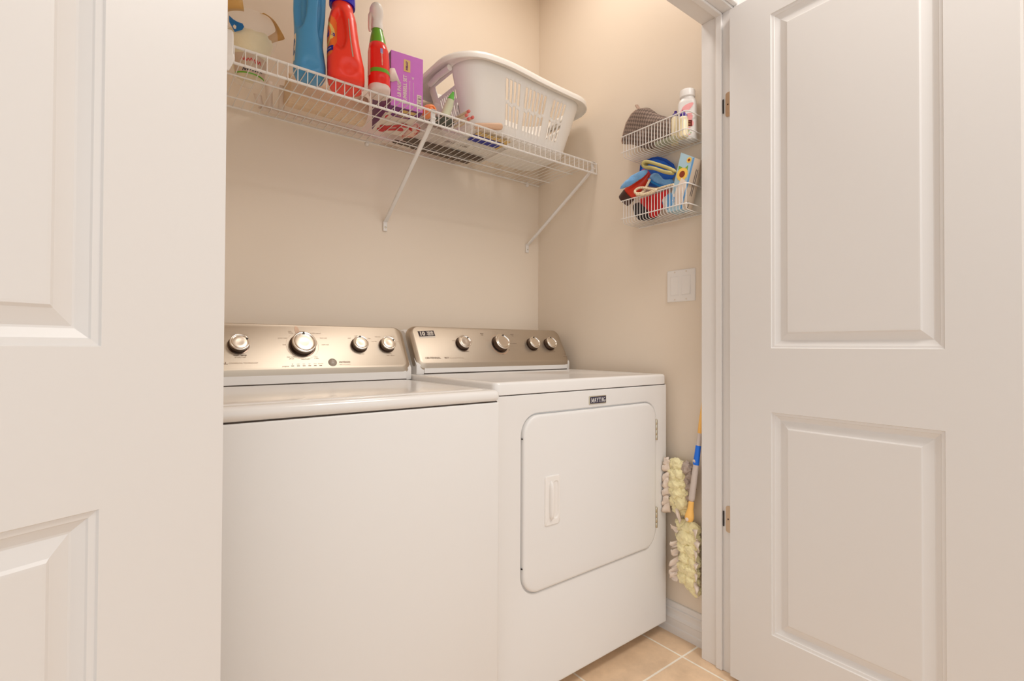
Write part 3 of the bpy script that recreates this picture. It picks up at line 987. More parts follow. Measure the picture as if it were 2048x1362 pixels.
# blue softener bottle
bb = thing('softener_bottle', 'tall blue plastic softener bottle with hollow grip, leftmost of the bottles on the wire shelf', 'bottle', (-1.143, -0.318, ZD), math.radians(-15.6))
B = Bottle([(0.0, 0.0276, 0.0320, 0, 0, 2.6), (0.004, 0.0368, 0.0410, 0, 0, 2.8), (0.018, 0.0437, 0.0465, 0, 0, 3.0), (0.04, 0.0437, 0.0460, 0, 0, 3.0), (0.06, 0.0419, 0.0430, -0.001, 0, 2.8), (0.10, 0.0386, 0.0400, -0.003, 0, 2.5),
            (0.14, 0.0396, 0.0395, -0.003, 0, 2.5), (0.19, 0.0428, 0.0410, -0.002, 0, 2.8), (0.24, 0.0432, 0.0410, -0.001, 0, 2.8), (0.268, 0.0386, 0.0370, 0, 0, 2.5), (0.285, 0.0239, 0.0260, 0, 0, 2.2), (0.292, 0.0202, 0.0220, 0, 0, 2.0)],
           [(math.radians(232), 0.205, 0.58, 0.082, 0.019), (math.radians(322), 0.185, 0.42, 0.085, 0.010), (math.radians(275), 0.030, 0.55, 0.020, 0.004)])
bm = B.mesh([0.0, 0.002, 0.004, 0.009, 0.014, 0.018, 0.024, 0.030, 0.036, 0.042, 0.05] + lin(0.06, 0.292, 58), 96)
obj('body', bm, M['blue_bottle'], parent=bb, smooth=True, autosmooth=70)
bm = NB()
B.grid(bm, math.radians(178), math.radians(218), 0.035, 0.115, 14, 20, 0.0005)
lb = obj('label', bm, M['label_cream'], parent=bb, smooth=True)
bm = NB()
for (aa, zz, rr) in ((200, 0.092, 0.012), (196, 0.072, 0.010), (207, 0.060, 0.008)):
    for k in range(6):
        c = 2 * PI * k / 6
        B.patch(bm, math.radians(aa), zz, [(math.cos(c) * rr * 0.55 + rr * 0.5 * math.cos(b), math.sin(c) * rr * 0.55 + rr * 0.5 * math.sin(b)) for b in [2 * PI * j / 10 for j in range(10)]], 0.0010)
obj('label_flowers', bm, M['blue_dark'], parent=lb)
bm = NB()
lathe(bm, [(0.0275, 0.286), (0.0280, 0.290), (0.0270, 0.322), (0.0240, 0.326), (0, 0.326)], 40)
obj('cap', bm, M['blue_dark'], parent=bb, smooth=True)

# red detergent bottle
rb = thing('detergent_bottle', 'orange-red detergent bottle with royal blue cap, between the blue bottle and the spray bottle', 'bottle', (-1.0455, -0.343, ZD), math.radians(-19.6))
RB = Bottle([(0.0, 0.0387, 0.0494, 0.000, 0, 2.8), (0.004, 0.0473, 0.0599, 0, 0, 3.0), (0.020, 0.0525, 0.0660, 0, 0, 3.4), (0.050, 0.0525, 0.0655, -0.001, 0, 3.4), (0.08, 0.0490, 0.0627, -0.004, 0, 3.2), (0.12, 0.0451, 0.0579, -0.0075, 0, 3.0),
             (0.16, 0.0421, 0.0532, -0.010, 0, 2.8), (0.185, 0.0400, 0.0494, -0.0105, 0, 2.6), (0.205, 0.0361, 0.0437, -0.011, 0, 2.4), (0.222, 0.0314, 0.0361, -0.0115, 0, 2.1), (0.240, 0.0292, 0.0323, -0.0125, 0, 2.0)],
            [(math.radians(254), 0.146, 0.60, 0.074, 0.019), (math.radians(280), 0.032, 0.50, 0.026, 0.005)])
bm = RB.mesh([0.0, 0.002, 0.004, 0.009, 0.014, 0.020, 0.027, 0.034, 0.042, 0.05] + lin(0.058, 0.240, 54), 112)
obj('body', bm, M['red_bottle'], parent=rb, smooth=True, autosmooth=70)
bm = NB()
RB.grid(bm, math.radians(291), math.radians(294.5), 0.062, 0.178, 2, 30, 0.0005)
obj('level_strip', bm, M['grey_strip'], parent=rb, smooth=True)
bm = NB()
lathe(bm, [(0.0365, 0.238), (0.0372, 0.242), (0.0368, 0.275), (0.0345, 0.287), (0.0285, 0.2925), (0.0, 0.2935)], 48, Matrix.Translation((-0.0125, 0, 0)))
cp = obj('cap', bm, M['cap_blue'], parent=rb, smooth=True)
bm = NB()
lathe(bm, [(0.0115, 0), (0.0115, 0.003), (0.008, 0.0055), (0, 0.0062)], 24, Matrix.Translation((-0.008, -0.0355, 0.268)) @ Matrix.Rotation(PI / 2, 4, 'X'))
obj('pour_button', bm, M['cap_blue'], parent=cp, smooth=True)
la0 = math.radians(210)
inel = lambda cx, cz, ra, rz: (lambda a, z: ((a - cx) / ra) ** 2 + ((z - cz) / rz) ** 2 < 1)
bm = NB()
RB.grid(bm, math.radians(184), math.radians(238), 0.062, 0.185, 24, 40, 0.0004, lambda a, z: ((a - math.radians(211)) / math.radians(27)) ** 4 + ((z - 0.1235) / 0.0615) ** 4 < 1)
lb = obj('label', bm, M['label_orange'], parent=rb, smooth=True)
bm = NB()
RB.grid(bm, math.radians(188), math.radians(232), 0.092, 0.172, 40, 50, 0.0008, inel(math.radians(210), 0.132, math.radians(20), 0.038))
obj('label_ring', bm, M['label_yellow'], parent=lb, smooth=True)
bm = NB()
RB.grid(bm, math.radians(192), math.radians(228), 0.102, 0.162, 40, 50, 0.0011, inel(math.radians(210), 0.132, math.radians(14.5), 0.028))
obj('label_centre', bm, M['label_orange'], parent=lb, smooth=True)
bm = NB()
text_bm(bm, 'Tide', 0.026, lambda u, v: RB.pt(la0 + u / 0.056, 0.130 + v + u * 0.15, 0.0015), 0.0012, 'CENTER', 0.85)
RB.grid(bm, math.radians(190), math.radians(236), 0.0745, 0.0895, 20, 3, 0.0009)
print_on(lb, bm, M['label_navy'])
bm = NB()
squiggle(bm, lambda u, v: RB.pt(math.radians(220) + u / 0.058, 0.082 + v, 0.0014), -0.010, 0.010, 0.004, 0.0005, 6, 2)
obj('label_caption', bm, M['label_cream'], parent=lb)

# red and green spray bottle
sp = thing('spray_bottle', 'red spray bottle with green neck, green band and white trigger head, beside the purple box', 'spray bottle', (-0.9495, -0.360, ZD), math.radians(-20.5))
SB = Bottle([(0.0, 0.0239, 0.0342, 0, 0, 2.3), (0.004, 0.0313, 0.0418, 0, 0, 2.4), (0.022, 0.0336, 0.0446, 0, 0, 2.4), (0.10, 0.0317, 0.0418, -0.002, 0, 2.4), (0.128, 0.0308, 0.0399, -0.003, 0, 2.3), (0.140, 0.0285, 0.0351, -0.004, 0, 2.2), (0.150, 0.0265, 0.0290, -0.005, 0, 2.1),
             (0.154, 0.0255, 0.0270, -0.005, 0, 2.0), (0.175, 0.0215, 0.0225, -0.006, 0, 2.0), (0.200, 0.0152, 0.0157, -0.0075, 0, 2.0)], [(math.radians(283), 0.03, 0.35, 0.016, 0.0025)])
bm = SB.mesh([0.0, 0.002, 0.004, 0.009, 0.014, 0.018], 64, cap=(True, False))
obj('base', bm, M['pink_white'], parent=sp, smooth=True, autosmooth=70)
bm = SB.mesh(lin(0.018, 0.152, 44), 64, cap=(False, True))
body = obj('body', bm, M['red_spray'], parent=sp, smooth=True, autosmooth=70)
bm = NB()
SB.grid(bm, 0, 2 * PI, 0.052, 0.064, 64, 3, 0.0005)
obj('green_band', bm, M['green_spray'], parent=sp, smooth=True)
bm = SB.mesh([0.152, 0.155] + lin(0.160, 0.200, 12), 48)
obj('neck', bm, M['green_spray'], parent=sp, smooth=True, autosmooth=70)
bm = NB()
SB.grid(bm, math.radians(183), math.radians(222), 0.045, 0.128, 12, 16, 0.0005)
lb = obj('label', bm, M['label_cream'], parent=sp, smooth=True)
bm = NB()
squiggle(bm, lambda u, v: SB.pt(math.radians(284) - v / 0.036, 0.092 + u, 0.0008), -0.020, 0.020, 0.005, 0.0006, 10, 4)
obj('label_lettering', bm, M['label_cream'], parent=lb)
bm = NB()
SB.grid(bm, math.radians(277), math.radians(290), 0.108, 0.124, 5, 6, 0.0006)
obj('logo_patch', bm, mat('pale_blue_patch', srgb(150, 160, 215), 0.4, var=0.1), parent=lb, smooth=True)
bm = NB()
rings = []
for z, hx, hy, ox, oy in ((0.199, 0.0175, 0.0175, -0.0075, 0), (0.204, 0.0185, 0.0185, -0.0075, 0), (0.212, 0.0175, 0.0180, -0.0078, 0), (0.222, 0.0165, 0.019, -0.008, -0.001), (0.232, 0.0180, 0.024, -0.009, -0.004), (0.243, 0.0205, 0.030, -0.010, -0.008), (0.254, 0.0205, 0.032, -0.010, -0.009), (0.262, 0.0175, 0.029, -0.010, -0.009), (0.268, 0.011, 0.020, -0.010, -0.008), (0.2695, 0.004, 0.010, -0.010, -0.008)):
    rings.append([(ox + hx * math.cos(a), oy + hy * math.sin(a), z) for a in [2 * PI * k / 40 for k in range(40)]])
loft(bm, rings)
hd_ = obj('spray_head', bm, M['white_plastic'], parent=sp, smooth=True, autosmooth=70)
bm = NB()
tube(bm, [(-0.026, -0.012, 0.243), (-0.029, -0.020, 0.230), (-0.030, -0.022, 0.212), (-0.030, -0.020, 0.192), (-0.029, -0.017, 0.182)], [0.005, 0.0055, 0.005, 0.0045, 0.003], 10)
obj('trigger', bm, mat('clear_trigger', srgb(225, 200, 190), 0.3, var=0.02), parent=hd_, smooth=True)

# purple dumbbell box
M['purple'] = mat('purple_card', srgb(208, 120, 210), 0.36, var=0.06, vscale=30)
M['purple_dark'] = mat('dark_purple_card', srgb(112, 18, 120), 0.4, var=0.1, vscale=40)
M['gold'] = mat('gold_label', srgb(222, 190, 120), 0.45, var=0.03)
M['card_white'] = mat('white_card', srgb(232, 218, 208), 0.55, var=0.02)
M['card_red'] = mat('printed_red', srgb(205, 50, 55), 0.5, var=0.15, vscale=60)
BXW, BXD, BXH = 0.108, 0.215, 0.178
brz = math.atan2(-0.334 + 0.322, 0.105)
pb_ = thing('dumbbell_box', 'purple printed weight box with torn flap, standing between the spray bottle and the laundry basket', 'box', (-0.896, -0.3235, ZD + 0.001), brz)
bm = NB()
box(bm, 0, BXW, 0, BXD, 0.0004, BXH, 0.0012)
for f in bm.faces:
    n = f.normal
    c = f.calc_center_median()
    f.material_index = 1 if (n.x < -0.7) else (2 if n.z < -0.7 else 0)
obj('carton', bm, [M['purple'], M['purple_dark'], M['card_white']], parent=pb_)
fx = lambda u, v: Vector((BXW / 2 + u, -0.0006, v))
bm = NB()
flat_poly(bm, [(-0.012, 0.121), (0.010, 0.121), (0.010, 0.160), (-0.012, 0.160)], fx)
g = obj('gold_label', bm, M['gold'], parent=pb_)
bm = NB()
text_bm(bm, 'EVERLAST', 0.0095, lambda u, v: Vector((BXW / 2 - 0.001 - v, -0.0010, 0.1405 + u * 0.80)), 0.0004, 'CENTER', 0.85)
obj('lettering', bm, M['purple_dark'], parent=g)
bm = NB()
text_bm(bm, '1 LB PAIR', 0.0165, lambda u, v: Vector((0.028 - v, -0.0006, 0.052 + u)), 0.0004, 'CENTER', 0.85)
text_bm(bm, 'DUMBBELL SET', 0.0165, lambda u, v: Vector((0.047 - v, -0.0006, 0.062 + u)), 0.0004, 'CENTER', 0.85)
squiggle(bm, lambda u, v: Vector((0.062 - v, -0.0006, 0.058 + u)), -0.036, 0.036, 0.0050, 0.0005, 16, 6)
squiggle(bm, lambda u, v: Vector((0.075 - v, -0.0006, 0.060 + u)), -0.032, 0.032, 0.0034, 0.0004, 22, 7)
text_bm(bm, 'V', 0.012, lambda u, v: Vector((0.073 + u, -0.0006, 0.104 + v)), 0.0004)
flat_poly(bm, [(0.033, 0.010), (0.049, 0.010), (0.049, 0.056), (0.033, 0.056)], fx)
obj('front_print', bm, M['card_white'], parent=pb_)
bm = NB()
for k, w in enumerate((0.0016, 0.0008, 0.0024, 0.0010, 0.0018, 0.0008, 0.0026, 0.0012, 0.0016)):
    z = 0.014 + k * 0.0045
    flat_poly(bm, [(0.036, z), (0.048, z), (0.048, z + w), (0.036, z + w)], lambda u, v: Vector((BXW / 2 + u, -0.0010, v)))
obj('barcode', bm, mat('barcode_ink', srgb(120, 95, 90), 0.6, var=0.03), parent=pb_)
# torn flap: white inner card curling from the left edge of the front
bm = NB()
rows = [[(-0.004, -0.004, 0.075), (-0.016, -0.010, 0.078), (-0.020, -0.012, 0.083)], [(0.004, -0.0022, 0.074), (0.002, -0.010, 0.092), (-0.006, -0.014, 0.110)],
        [(0.018, -0.0020, 0.082), (0.012, -0.008, 0.098), (0.002, -0.012, 0.114)], [(0.036, -0.0014, 0.068), (0.022, -0.005, 0.094), (0.010, -0.008, 0.117)]]
loft(bm, rows, close_ring=False, cap=(False, False))
obj('torn_flap', bm, M['card_white'], parent=pb_, smooth=True).modifiers.new('thick', 'SOLIDIFY').thickness = 0.0008
# printed underside
fu = lambda u, v: Vector((u, v, -0.0003))
bm = NB()
flat_poly(bm, [(0.0, 0.0), (BXW, 0.0), (BXW, 0.040), (0.030, 0.040), (0.0, 0.055)], fu)
flat_poly(bm, [(0.020 + 0.0, 0.046), (0.085, 0.046), (0.088, 0.058), (0.080, 0.068), (0.030, 0.072), (0.020, 0.064)], lambda u, v: Vector((u, v, -0.0004)))
obj('underside_band', bm, M['purple_dark'], parent=pb_)
bm = NB()
flat_poly(bm, [(0.045, 0.010), (0.090, 0.010), (0.090, 0.030), (0.045, 0.030)], lambda u, v: Vector((u, v, -0.0007)))
text_bm(bm, 'DUMBBELLS', 0.010, lambda u, v: Vector((0.055 + u, 0.058 - v, -0.0008)), 0.0003, 'CENTER', 0.9)
obj('underside_label', bm, M['gold'], parent=pb_)
bm = NB()
def dumbbell(ax, ay, bx_, by_, r):
    d = Vector((bx_ - ax, by_ - ay)).normalized()
    n = Vector((-d.y, d.x))
    f = lambda u, v, z=-0.0006: Vector((ax + d.x * u + n.x * v, ay + d.y * u + n.y * v, z))
    L = math.hypot(bx_ - ax, by_ - ay)
    for c in (0, L):
        flat_poly(bm, [(c + r * 0.75 * math.cos(t), r * math.sin(t)) for t in [2 * PI * k / 14 for k in range(14)]], f)
    flat_poly(bm, [(0, -r * 0.45), (L, -r * 0.45), (L, r * 0.45), (0, r * 0.45)], lambda u, v: f(u, v, -0.0008))
dumbbell(0.030, 0.170, 0.085, 0.120, 0.019)
dumbbell(0.026, 0.196, 0.082, 0.158, 0.017)
flat_poly(bm, [(0.004, 0.075), (0.016, 0.070), (0.013, 0.100)], lambda u, v: Vector((u, v, -0.0007)))
obj('underside_print', bm, M['card_red'], parent=pb_)

# clear tub of fluffy refills, far left
M['clear'] = mat('clear_plastic', (0.95, 0.93, 0.90, 1), 0.12, alpha=0.16, spec=0.6)
M['clear_tan'] = mat('tan_film', srgb(222, 176, 105), 0.4, var=0.12, vscale=30)
M['fluff'] = mat('cream_fluff', srgb(248, 230, 190), 0.9, bump=0.6, bscale=160, var=0.12, vscale=25, sheen=0.3)
cu_ = thing('refill_tub', 'clear tub of cream fluff with torn tan lid, left end of shelf', 'tub', (-1.280, -0.195, ZD))
bm = NB()
pr = [(0.036, 0.0), (0.040, 0.003), (0.0445, 0.035), (0.052, 0.070), (0.064, 0.105), (0.0735, 0.130), (0.0770, 0.150), (0.0755, 0.166), (0.0700, 0.178)]
lathe(bm, pr, 48, cap=(True, False))
obj('shell', bm, M['clear'], parent=cu_, smooth=True, autosmooth=70)
bm = NB()
rings = []
for r, z in ((0.018, 0.016), (0.036, 0.018), (0.042, 0.040), (0.049, 0.070), (0.060, 0.100), (0.066, 0.116), (0.062, 0.130), (0.045, 0.138), (0.02, 0.141)):
    ring = []
    for k in range(56):
        a = 2 * PI * k / 56
        q = noise.noise(Vector((math.cos(a) * 2.2, math.sin(a) * 2.2, z * 28)))
        rr_ = r * (1 + 0.10 * q) * 0.95
        ring.append((rr_ * math.cos(a), rr_ * math.sin(a), z + 0.008 * q))
    rings.append(ring)
loft(bm, rings)
obj('fluff', bm, M['fluff'], parent=cu_, smooth=True, autosmooth=0)
bm = NB()
rows = []
for a in lin(math.radians(-78), math.radians(40), 18):
    rows.append([(r * math.cos(a), r * math.sin(a), z + 0.003 * math.sin(a * 5)) for r, z in ((0.0700, 0.178), (0.083, 0.171), (0.098 - 0.012 * abs(math.sin(a * 2.3)), 0.166))])
loft(bm, rows, close_ring=False, cap=(False, False))
rows = []
for a in lin(math.radians(196), math.radians(250), 8):
    rows.append([(r * math.cos(a), r * math.sin(a), z) for r, z in ((0.0700, 0.166), (0.081, 0.176), (0.094, 0.186))])
loft(bm, rows, close_ring=False, cap=(False, False))
obj('torn_lid', bm, M['clear_tan'], parent=cu_, smooth=True).modifiers.new('thick', 'SOLIDIFY').thickness = 0.0006
def cone_pt(a, z, off=0.0006):
    for (r0, z0), (r1, z1) in zip(pr, pr[1:]):
        if z <= z1:
            r = r0 + (r1 - r0) * (z - z0) / (z1 - z0)
            return Vector(((r + off) * math.cos(a), (r + off) * math.sin(a), z))
    return Vector(((pr[-1][0] + off) * math.cos(a), (pr[-1][0] + off) * math.sin(a), z))
def cone_grid(bm, a0, a1, z0, z1, na, nz, off):
    for i in range(na):
        for j in range(nz):
            bm.faces.new([bm.verts.new(cone_pt(a0 + (a1 - a0) * (i + di) / na, z0 + (z1 - z0) * (j + dj) / nz, off)) for di, dj in ((0, 0), (1, 0), (1, 1), (0, 1))])
    bmesh.ops.remove_doubles(bm, verts=bm.verts[:], dist=1e-6)
bm = NB()
cone_grid(bm, math.radians(205), math.radians(335), 0.010, 0.062, 26, 8, 0.0006)
lb = obj('label', bm, mat('grey_label', srgb(205, 180, 158), 0.5, var=0.08, vscale=60), parent=cu_, smooth=True)
bm = NB()
squiggle(bm, lambda u, v: cone_pt(math.radians(268) + u / 0.046, 0.046 + v, 0.0011), -0.026, 0.026, 0.012, 0.0011, 7, 3)
obj('label_red_print', bm, M['card_red'], parent=lb)
bm = NB()
squiggle(bm, lambda u, v: cone_pt(math.radians(275) + u / 0.042, 0.022 + v + u * 0.1, 0.0011), -0.026, 0.026, 0.011, 0.0011, 8, 5)
obj('label_dark_print', bm, M['badge_navy'], parent=lb)
bm = NB()
cone_grid(bm, math.radians(205), math.radians(335), 0.0085, 0.0125, 26, 1, 0.0008)
obj('label_edge', bm, M['green_spray'], parent=lb, smooth=True)
bm = NB()
a0 = math.radians(238)
outl = [(-0.022, 0.147), (-0.010, 0.136), (0.002, 0.130), (0.014, 0.128), (0.018, 0.121), (0.012, 0.113), (-0.004, 0.109), (-0.012, 0.107), (-0.024, 0.131)]
bm.faces.new([bm.verts.new(cone_pt(a0 + u / 0.08, v, 0.0035)) for u, v in outl])
tg = obj('blue_seal', bm, mat('seal_blue', srgb(10, 110, 180), 0.4, var=0.04), parent=cu_)
bm = NB()
bm.faces.new([bm.verts.new(cone_pt(a0 + (-0.009 + 0.0055 * math.cos(t)) / 0.08, 0.1185 + 0.0055 * math.sin(t), 0.0042)) for t in [2 * PI * k / 5 + 0.3 for k in range(5)]])
obj('seal_mark', bm, M['label_cream'], parent=tg)

# folded waffle cloth, white slats and paper strips behind the bottles
def waffle_mat():
    m = mat('beige_waffle_cloth', srgb(240, 214, 184), 0.85, var=0.03, vscale=12)
    nt = m.node_tree
    b = nt.nodes['Principled BSDF']
    tc = nt.nodes.new('ShaderNodeTexCoord')
    bp = nt.nodes.new('ShaderNodeBump')
    bp.inputs['Strength'].default_value = 0.5
    bp.inputs['Distance'].default_value = 0.003
    w1 = nt.nodes.new('ShaderNodeTexWave'); w1.bands_direction = 'X'; w1.inputs['Scale'].default_value = 105
    w2 = nt.nodes.new('ShaderNodeTexWave'); w2.bands_direction = 'Z'; w2.inputs['Scale'].default_value = 105
    ad = nt.nodes.new('ShaderNodeMath'); ad.operation = 'MAXIMUM'
    for w in (w1, w2):
        nt.links.new(tc.outputs['Object'], w.inputs['Vector'])
    nt.links.new(w1.outputs['Fac'], ad.inputs[0])
    nt.links.new(w2.outputs['Fac'], ad.inputs[1])
    nt.links.new(ad.outputs[0], bp.inputs['Height'])
    nt.links.new(bp.outputs[0], b.inputs['Normal'])
    return m
M['waffle'] = waffle_mat()
def soft_slab(x0, x1, y0, y1, z0, z1, amp=0.004, nx=26, ny=14, seed=0.0, edge=0.35):
    """cloth-like slab with rounded edges and a gentle uneven top"""
    bm = NB()
    top, bot = [], []
    for i in range(nx + 1):
        rt_, rb_ = [], []
        for j in range(ny + 1):
            u, v = i / nx, j / ny
            ex = min(u, 1 - u) * 2
            ey = min(v, 1 - v) * 2
            f = (1 - (1 - min(1, ex / edge)) ** 2) ** 0.5 * (1 - (1 - min(1, ey / edge)) ** 2) ** 0.5
            x, y = x0 + (x1 - x0) * u, y0 + (y1 - y0) * v
            q = noise.noise(Vector((x * 18 + seed, y * 18, seed)))
            h = (z1 - z0)
            rt_.append(bm.verts.new((x, y, z0 + h * 0.25 + h * 0.75 * f + amp * q * f)))
            rb_.append(bm.verts.new((x, y, z0 + h * 0.25 * (1 - f))))
        top.append(rt_); bot.append(rb_)
    for i in range(nx):
        for j in range(ny):
            bm.faces.new((top[i][j], top[i + 1][j], top[i + 1][j + 1], top[i][j + 1]))
            bm.faces.new((bot[i][j], bot[i][j + 1], bot[i + 1][j + 1], bot[i + 1][j]))
    for i in range(nx):
        bm.faces.new((top[i][0], bot[i][0], bot[i + 1][0], top[i + 1][0]))
        bm.faces.new((top[i][ny], top[i + 1][ny], bot[i + 1][ny], bot[i][ny]))
    for j in range(ny):
        bm.faces.new((top[0][j], top[0][j + 1], bot[0][j + 1], bot[0][j]))
        bm.faces.new((top[nx][j], bot[nx][j], bot[nx][j + 1], top[nx][j + 1]))
    return bm
bm = NB()
rings = []
for x, s in ((-1.158, 0.80), (-1.156, 0.97), (-1.150, 1.0), (-1.10, 1.0), (-1.04, 0.99), (-0.98, 1.01), (-0.930, 1.0), (-0.912, 1.0), (-0.906, 0.97), (-0.904, 0.80)):
    ring = []
    for k in range(40):
        a_ = 2 * PI * k / 40
        rr_ = (0.0485 + 0.0012 * math.sin(3 * a_ + x * 20)) * s
        ring.append((x, -0.118 + rr_ * 1.10 * math.cos(a_), 0.0505 + rr_ * math.sin(a_) + ZD))
    rings.append(ring)
loft(bm, rings)
o = obj('waffle_mat', bm, M['waffle'], smooth=True, autosmooth=50)
tag(o, 'rolled beige waffle-weave mat lying along the shelf behind the blue and red bottles', 'mat')
for k, (y0, y1, z0, x0, x1) in enumerate(((-0.050, -0.028, 0.0, -1.215, -0.690), (-0.046, -0.024, 0.0065, -1.222, -0.700), (-0.040, -0.016, 0.0130, -1.205, -0.720))):
    bm = NB()
    box(bm, x0, x1, y0, y1, ZD + z0, ZD + z0 + 0.006, 0.0012)
    o = obj('blind_slat', bm, M['card_white'])
    tag(o, ('white blind slat, bottom of the stack along the wall behind the bottles', 'white blind slat, middle of the stack along the wall behind the bottles',
            'white blind slat, top of the stack along the wall behind the bottles')[k], 'blind slat', 'blind slats stacked along the wall')
M['paper'] = mat('white_paper', srgb(236, 220, 206), 0.6, var=0.02)
for k, (x, y, w, h, ln) in enumerate(((-1.221, -0.060, 0.024, 0.036, 0.01), (-1.196, -0.072, 0.022, 0.082, 0.006), (-1.164, -0.078, 0.024, 0.074, -0.004))):
    bm = NB()
    rows = []
    for i in range(9):
        u = i / 8
        ww = w * (0.8 + 0.2 * u)
        yy = y + 0.006 * math.sin(u * 2.2 + k)
        rows.append([(x - ww / 2 - ln * u, yy - 0.001 * 4 * u, ZD + h * u), (x - ln * u, yy - 0.003 - 0.001 * 4 * u, ZD + h * u), (x + ww / 2 - ln * u, yy - 0.004 * u, ZD + h * u)])
    loft(bm, rows, close_ring=False, cap=(False, False))
    o = obj('paper_strip', bm, M['paper'], smooth=True)
    o.modifiers.new('thick', 'SOLIDIFY').thickness = 0.001
    tag(o, ('short white paper strip standing on the shelf, lowest of the three', 'tall narrow white paper strip standing on the shelf, middle of the three', 'white paper strip standing on the shelf right beside the beige waffle mat')[k], 'paper strip', 'white strips standing at the back of the shelf')
# ------------------------------------------------------------ laundry basket
lbk = thing('laundry_basket', 'white slotted plastic laundry basket at the right end of the shelf', 'laundry basket', (-0.3525, -0.208, ZD + 0.0115))
NF, NE, NA = 43, 22, 8
def ring_pts(hx, hy, r):
    out = []
    a, b = hx - r, hy - r
    def arc(cx, cy, a0):
        for k in range(NA):
            t = a0 + (PI / 2) * k / NA
            out.append((cx + r * math.cos(t), cy + r * math.sin(t)))
    for i in range(NF): out.append((-a + 2 * a * i / NF, -hy))
    arc(a, -b, -PI / 2)
    for i in range(NE): out.append((hx, -b + 2 * b * i / NE))
    arc(a, b, 0)
    for i in range(NF): out.append((a - 2 * a * i / NF, hy))
    arc(-a, b, PI / 2)
    for i in range(NE): out.append((-hx, b - 2 * b * i / NE))
    arc(-a, -b, PI)
    return out
NT = 2 * (NF + NE) + 4 * NA
LV = [0.0, 0.003, 0.012, 0.042, 0.078, 0.115, 0.128, 0.158, 0.170, 0.200, 0.213, 0.236]
def zmod(x, z):
    hump = 0.012 * math.exp(-((x + 0.13) / 0.13) ** 2) - 0.004 * math.exp(-((x - 0.22) / 0.12) ** 2) - 0.010 * math.exp(-((x + 0.36) / 0.07) ** 2)
    return z * 0.953 + hump * (z / 0.236) ** 2
def dims(z):
    u = z / 0.236
    return 0.226 + 0.0665 * u, 0.122 + 0.043 * u, 0.066 + 0.019 * u
slots_f = set(list(range(9, 16, 2)) + list(range(19, 30, 2)) + list(range(34, 41, 2)))
bm = NB()
rings = []
for li, z in enumerate(LV):
    hx, hy, r = dims(z)
    if li == 0:
        hx, hy, r = hx - 0.010, hy - 0.010, r - 0.010
    elif li == 1:
        hx, hy, r = hx - 0.003, hy - 0.003, r - 0.003
    ring = []
    for i, p in enumerate(ring_pts(hx, hy, r)):
        zz = z
        if li in (5, 6):     # zig-zag tips of the slots
            ph = (0, 1, 2, 1)[(i if i < NF else i + 1) % 4]
            zz += 0.0055 * (ph - 1)
        if i < NF and 2 < li < 10:
            dxs = (-0.0011 if i in slots_f else 0.0) + (0.0011 if (i - 1) in slots_f else 0.0)
            p = (p[0] + dxs, p[1])
        if li in (3, 9) and i < NF:
            zz += 0.002 * (i % 2)
        ring.append(bm.verts.new((p[0], p[1], zmod(p[0], zz))))
    rings.append(ring)
bm.faces.new(list(reversed(rings[0])))
eoff = NF + NA
loff = NF + NA + NE + NA + NF + NA
for li in range(len(LV) - 1):
    for i in range(NT):
        j = (i + 1) % NT
        cut = False
        fcol = i if i < NF else ((NF - 1) - (i - (NF + NE + 2 * NA)) if NF + NE + 2 * NA <= i < 2 * NF + NE + 2 * NA else None)
        if fcol is not None and fcol in slots_f and li in (3, 4, 6, 7, 8):
            cut = True
        for base in (eoff, loff):
            e = i - base
            if 0 <= e < NE:
                if 2 <= e <= 19 and li in (8, 9): cut = True
                if e in (3, 5, 7, 9, 11, 13, 15, 17, 19) and li in (3, 4, 6): cut = True
        if not cut:
            bm.faces.new((rings[li][i], rings[li][j], rings[li + 1][j], rings[li + 1][i]))
hx, hy, r = dims(LV[-1])
body = obj('basket_body', bm, M['basket'], parent=lbk, smooth=True, autosmooth=40)
sm = body.modifiers.new('thick', 'SOLIDIFY'); sm.thickness = 0.0028; sm.offset = 0
bm = NB()
rr_ = []
for o_, dz in ((-0.0014, -0.004), (0.0, 0.004), (0.004, 0.0085), (0.012, 0.0105), (0.024, 0.0085), (0.033, 0.002), (0.0365, -0.008), (0.0370, -0.020), (0.0345, -0.021), (0.0340, -0.008), (0.030, -0.0005), (0.022, 0.004), (0.012, 0.006), (0.0040, 0.001), (0.0014, -0.006)):
    ring = []
    for p in ring_pts(hx + o_, hy + o_, r + o_):
        ex = max(0.0, (-p[0] - (hx - r)) / r) * o_ * 0.55 if o_ > 0.003 else 0.0
        ring.append((p[0] - ex, p[1], zmod(p[0], 0.236) + dz))
    rr_.append(ring)
rr_.append(rr_[0])
loft(bm, rr_, cap=(False, False))
bmesh.ops.remove_doubles(bm, verts=bm.verts[:], dist=1e-6)
obj('rim', bm, M['basket'], parent=lbk, smooth=True, autosmooth=60)
for s in (-1, 1):
    bm = NB()
    hh = dims(0.216)
    tube(bm, [(s * (hh[0] + 0.016), -0.072, zmod(s * hh[0], 0.2225)), (s * (hh[0] + 0.020), 0.0, zmod(s * hh[0], 0.2235)), (s * (hh[0] + 0.016), 0.072, zmod(s * hh[0], 0.2225))], 0.0105, 16)
    obj('handle', bm, M['basket'], parent=lbk, smooth=True)
M['dark_cloth'] = mat('dark_patterned_cloth', (0.06, 0.04, 0.035, 1), 0.85, var=0.7, vscale=70)
o = obj('dark_cloth', soft_slab(-0.580, -0.520, -0.290, -0.200, ZD + 0.020, ZD + 0.190, 0.004), M['dark_cloth'], smooth=True, autosmooth=0)
tag(o, 'dark patterned cloth bundled in the left end of the white laundry basket', 'cloth')
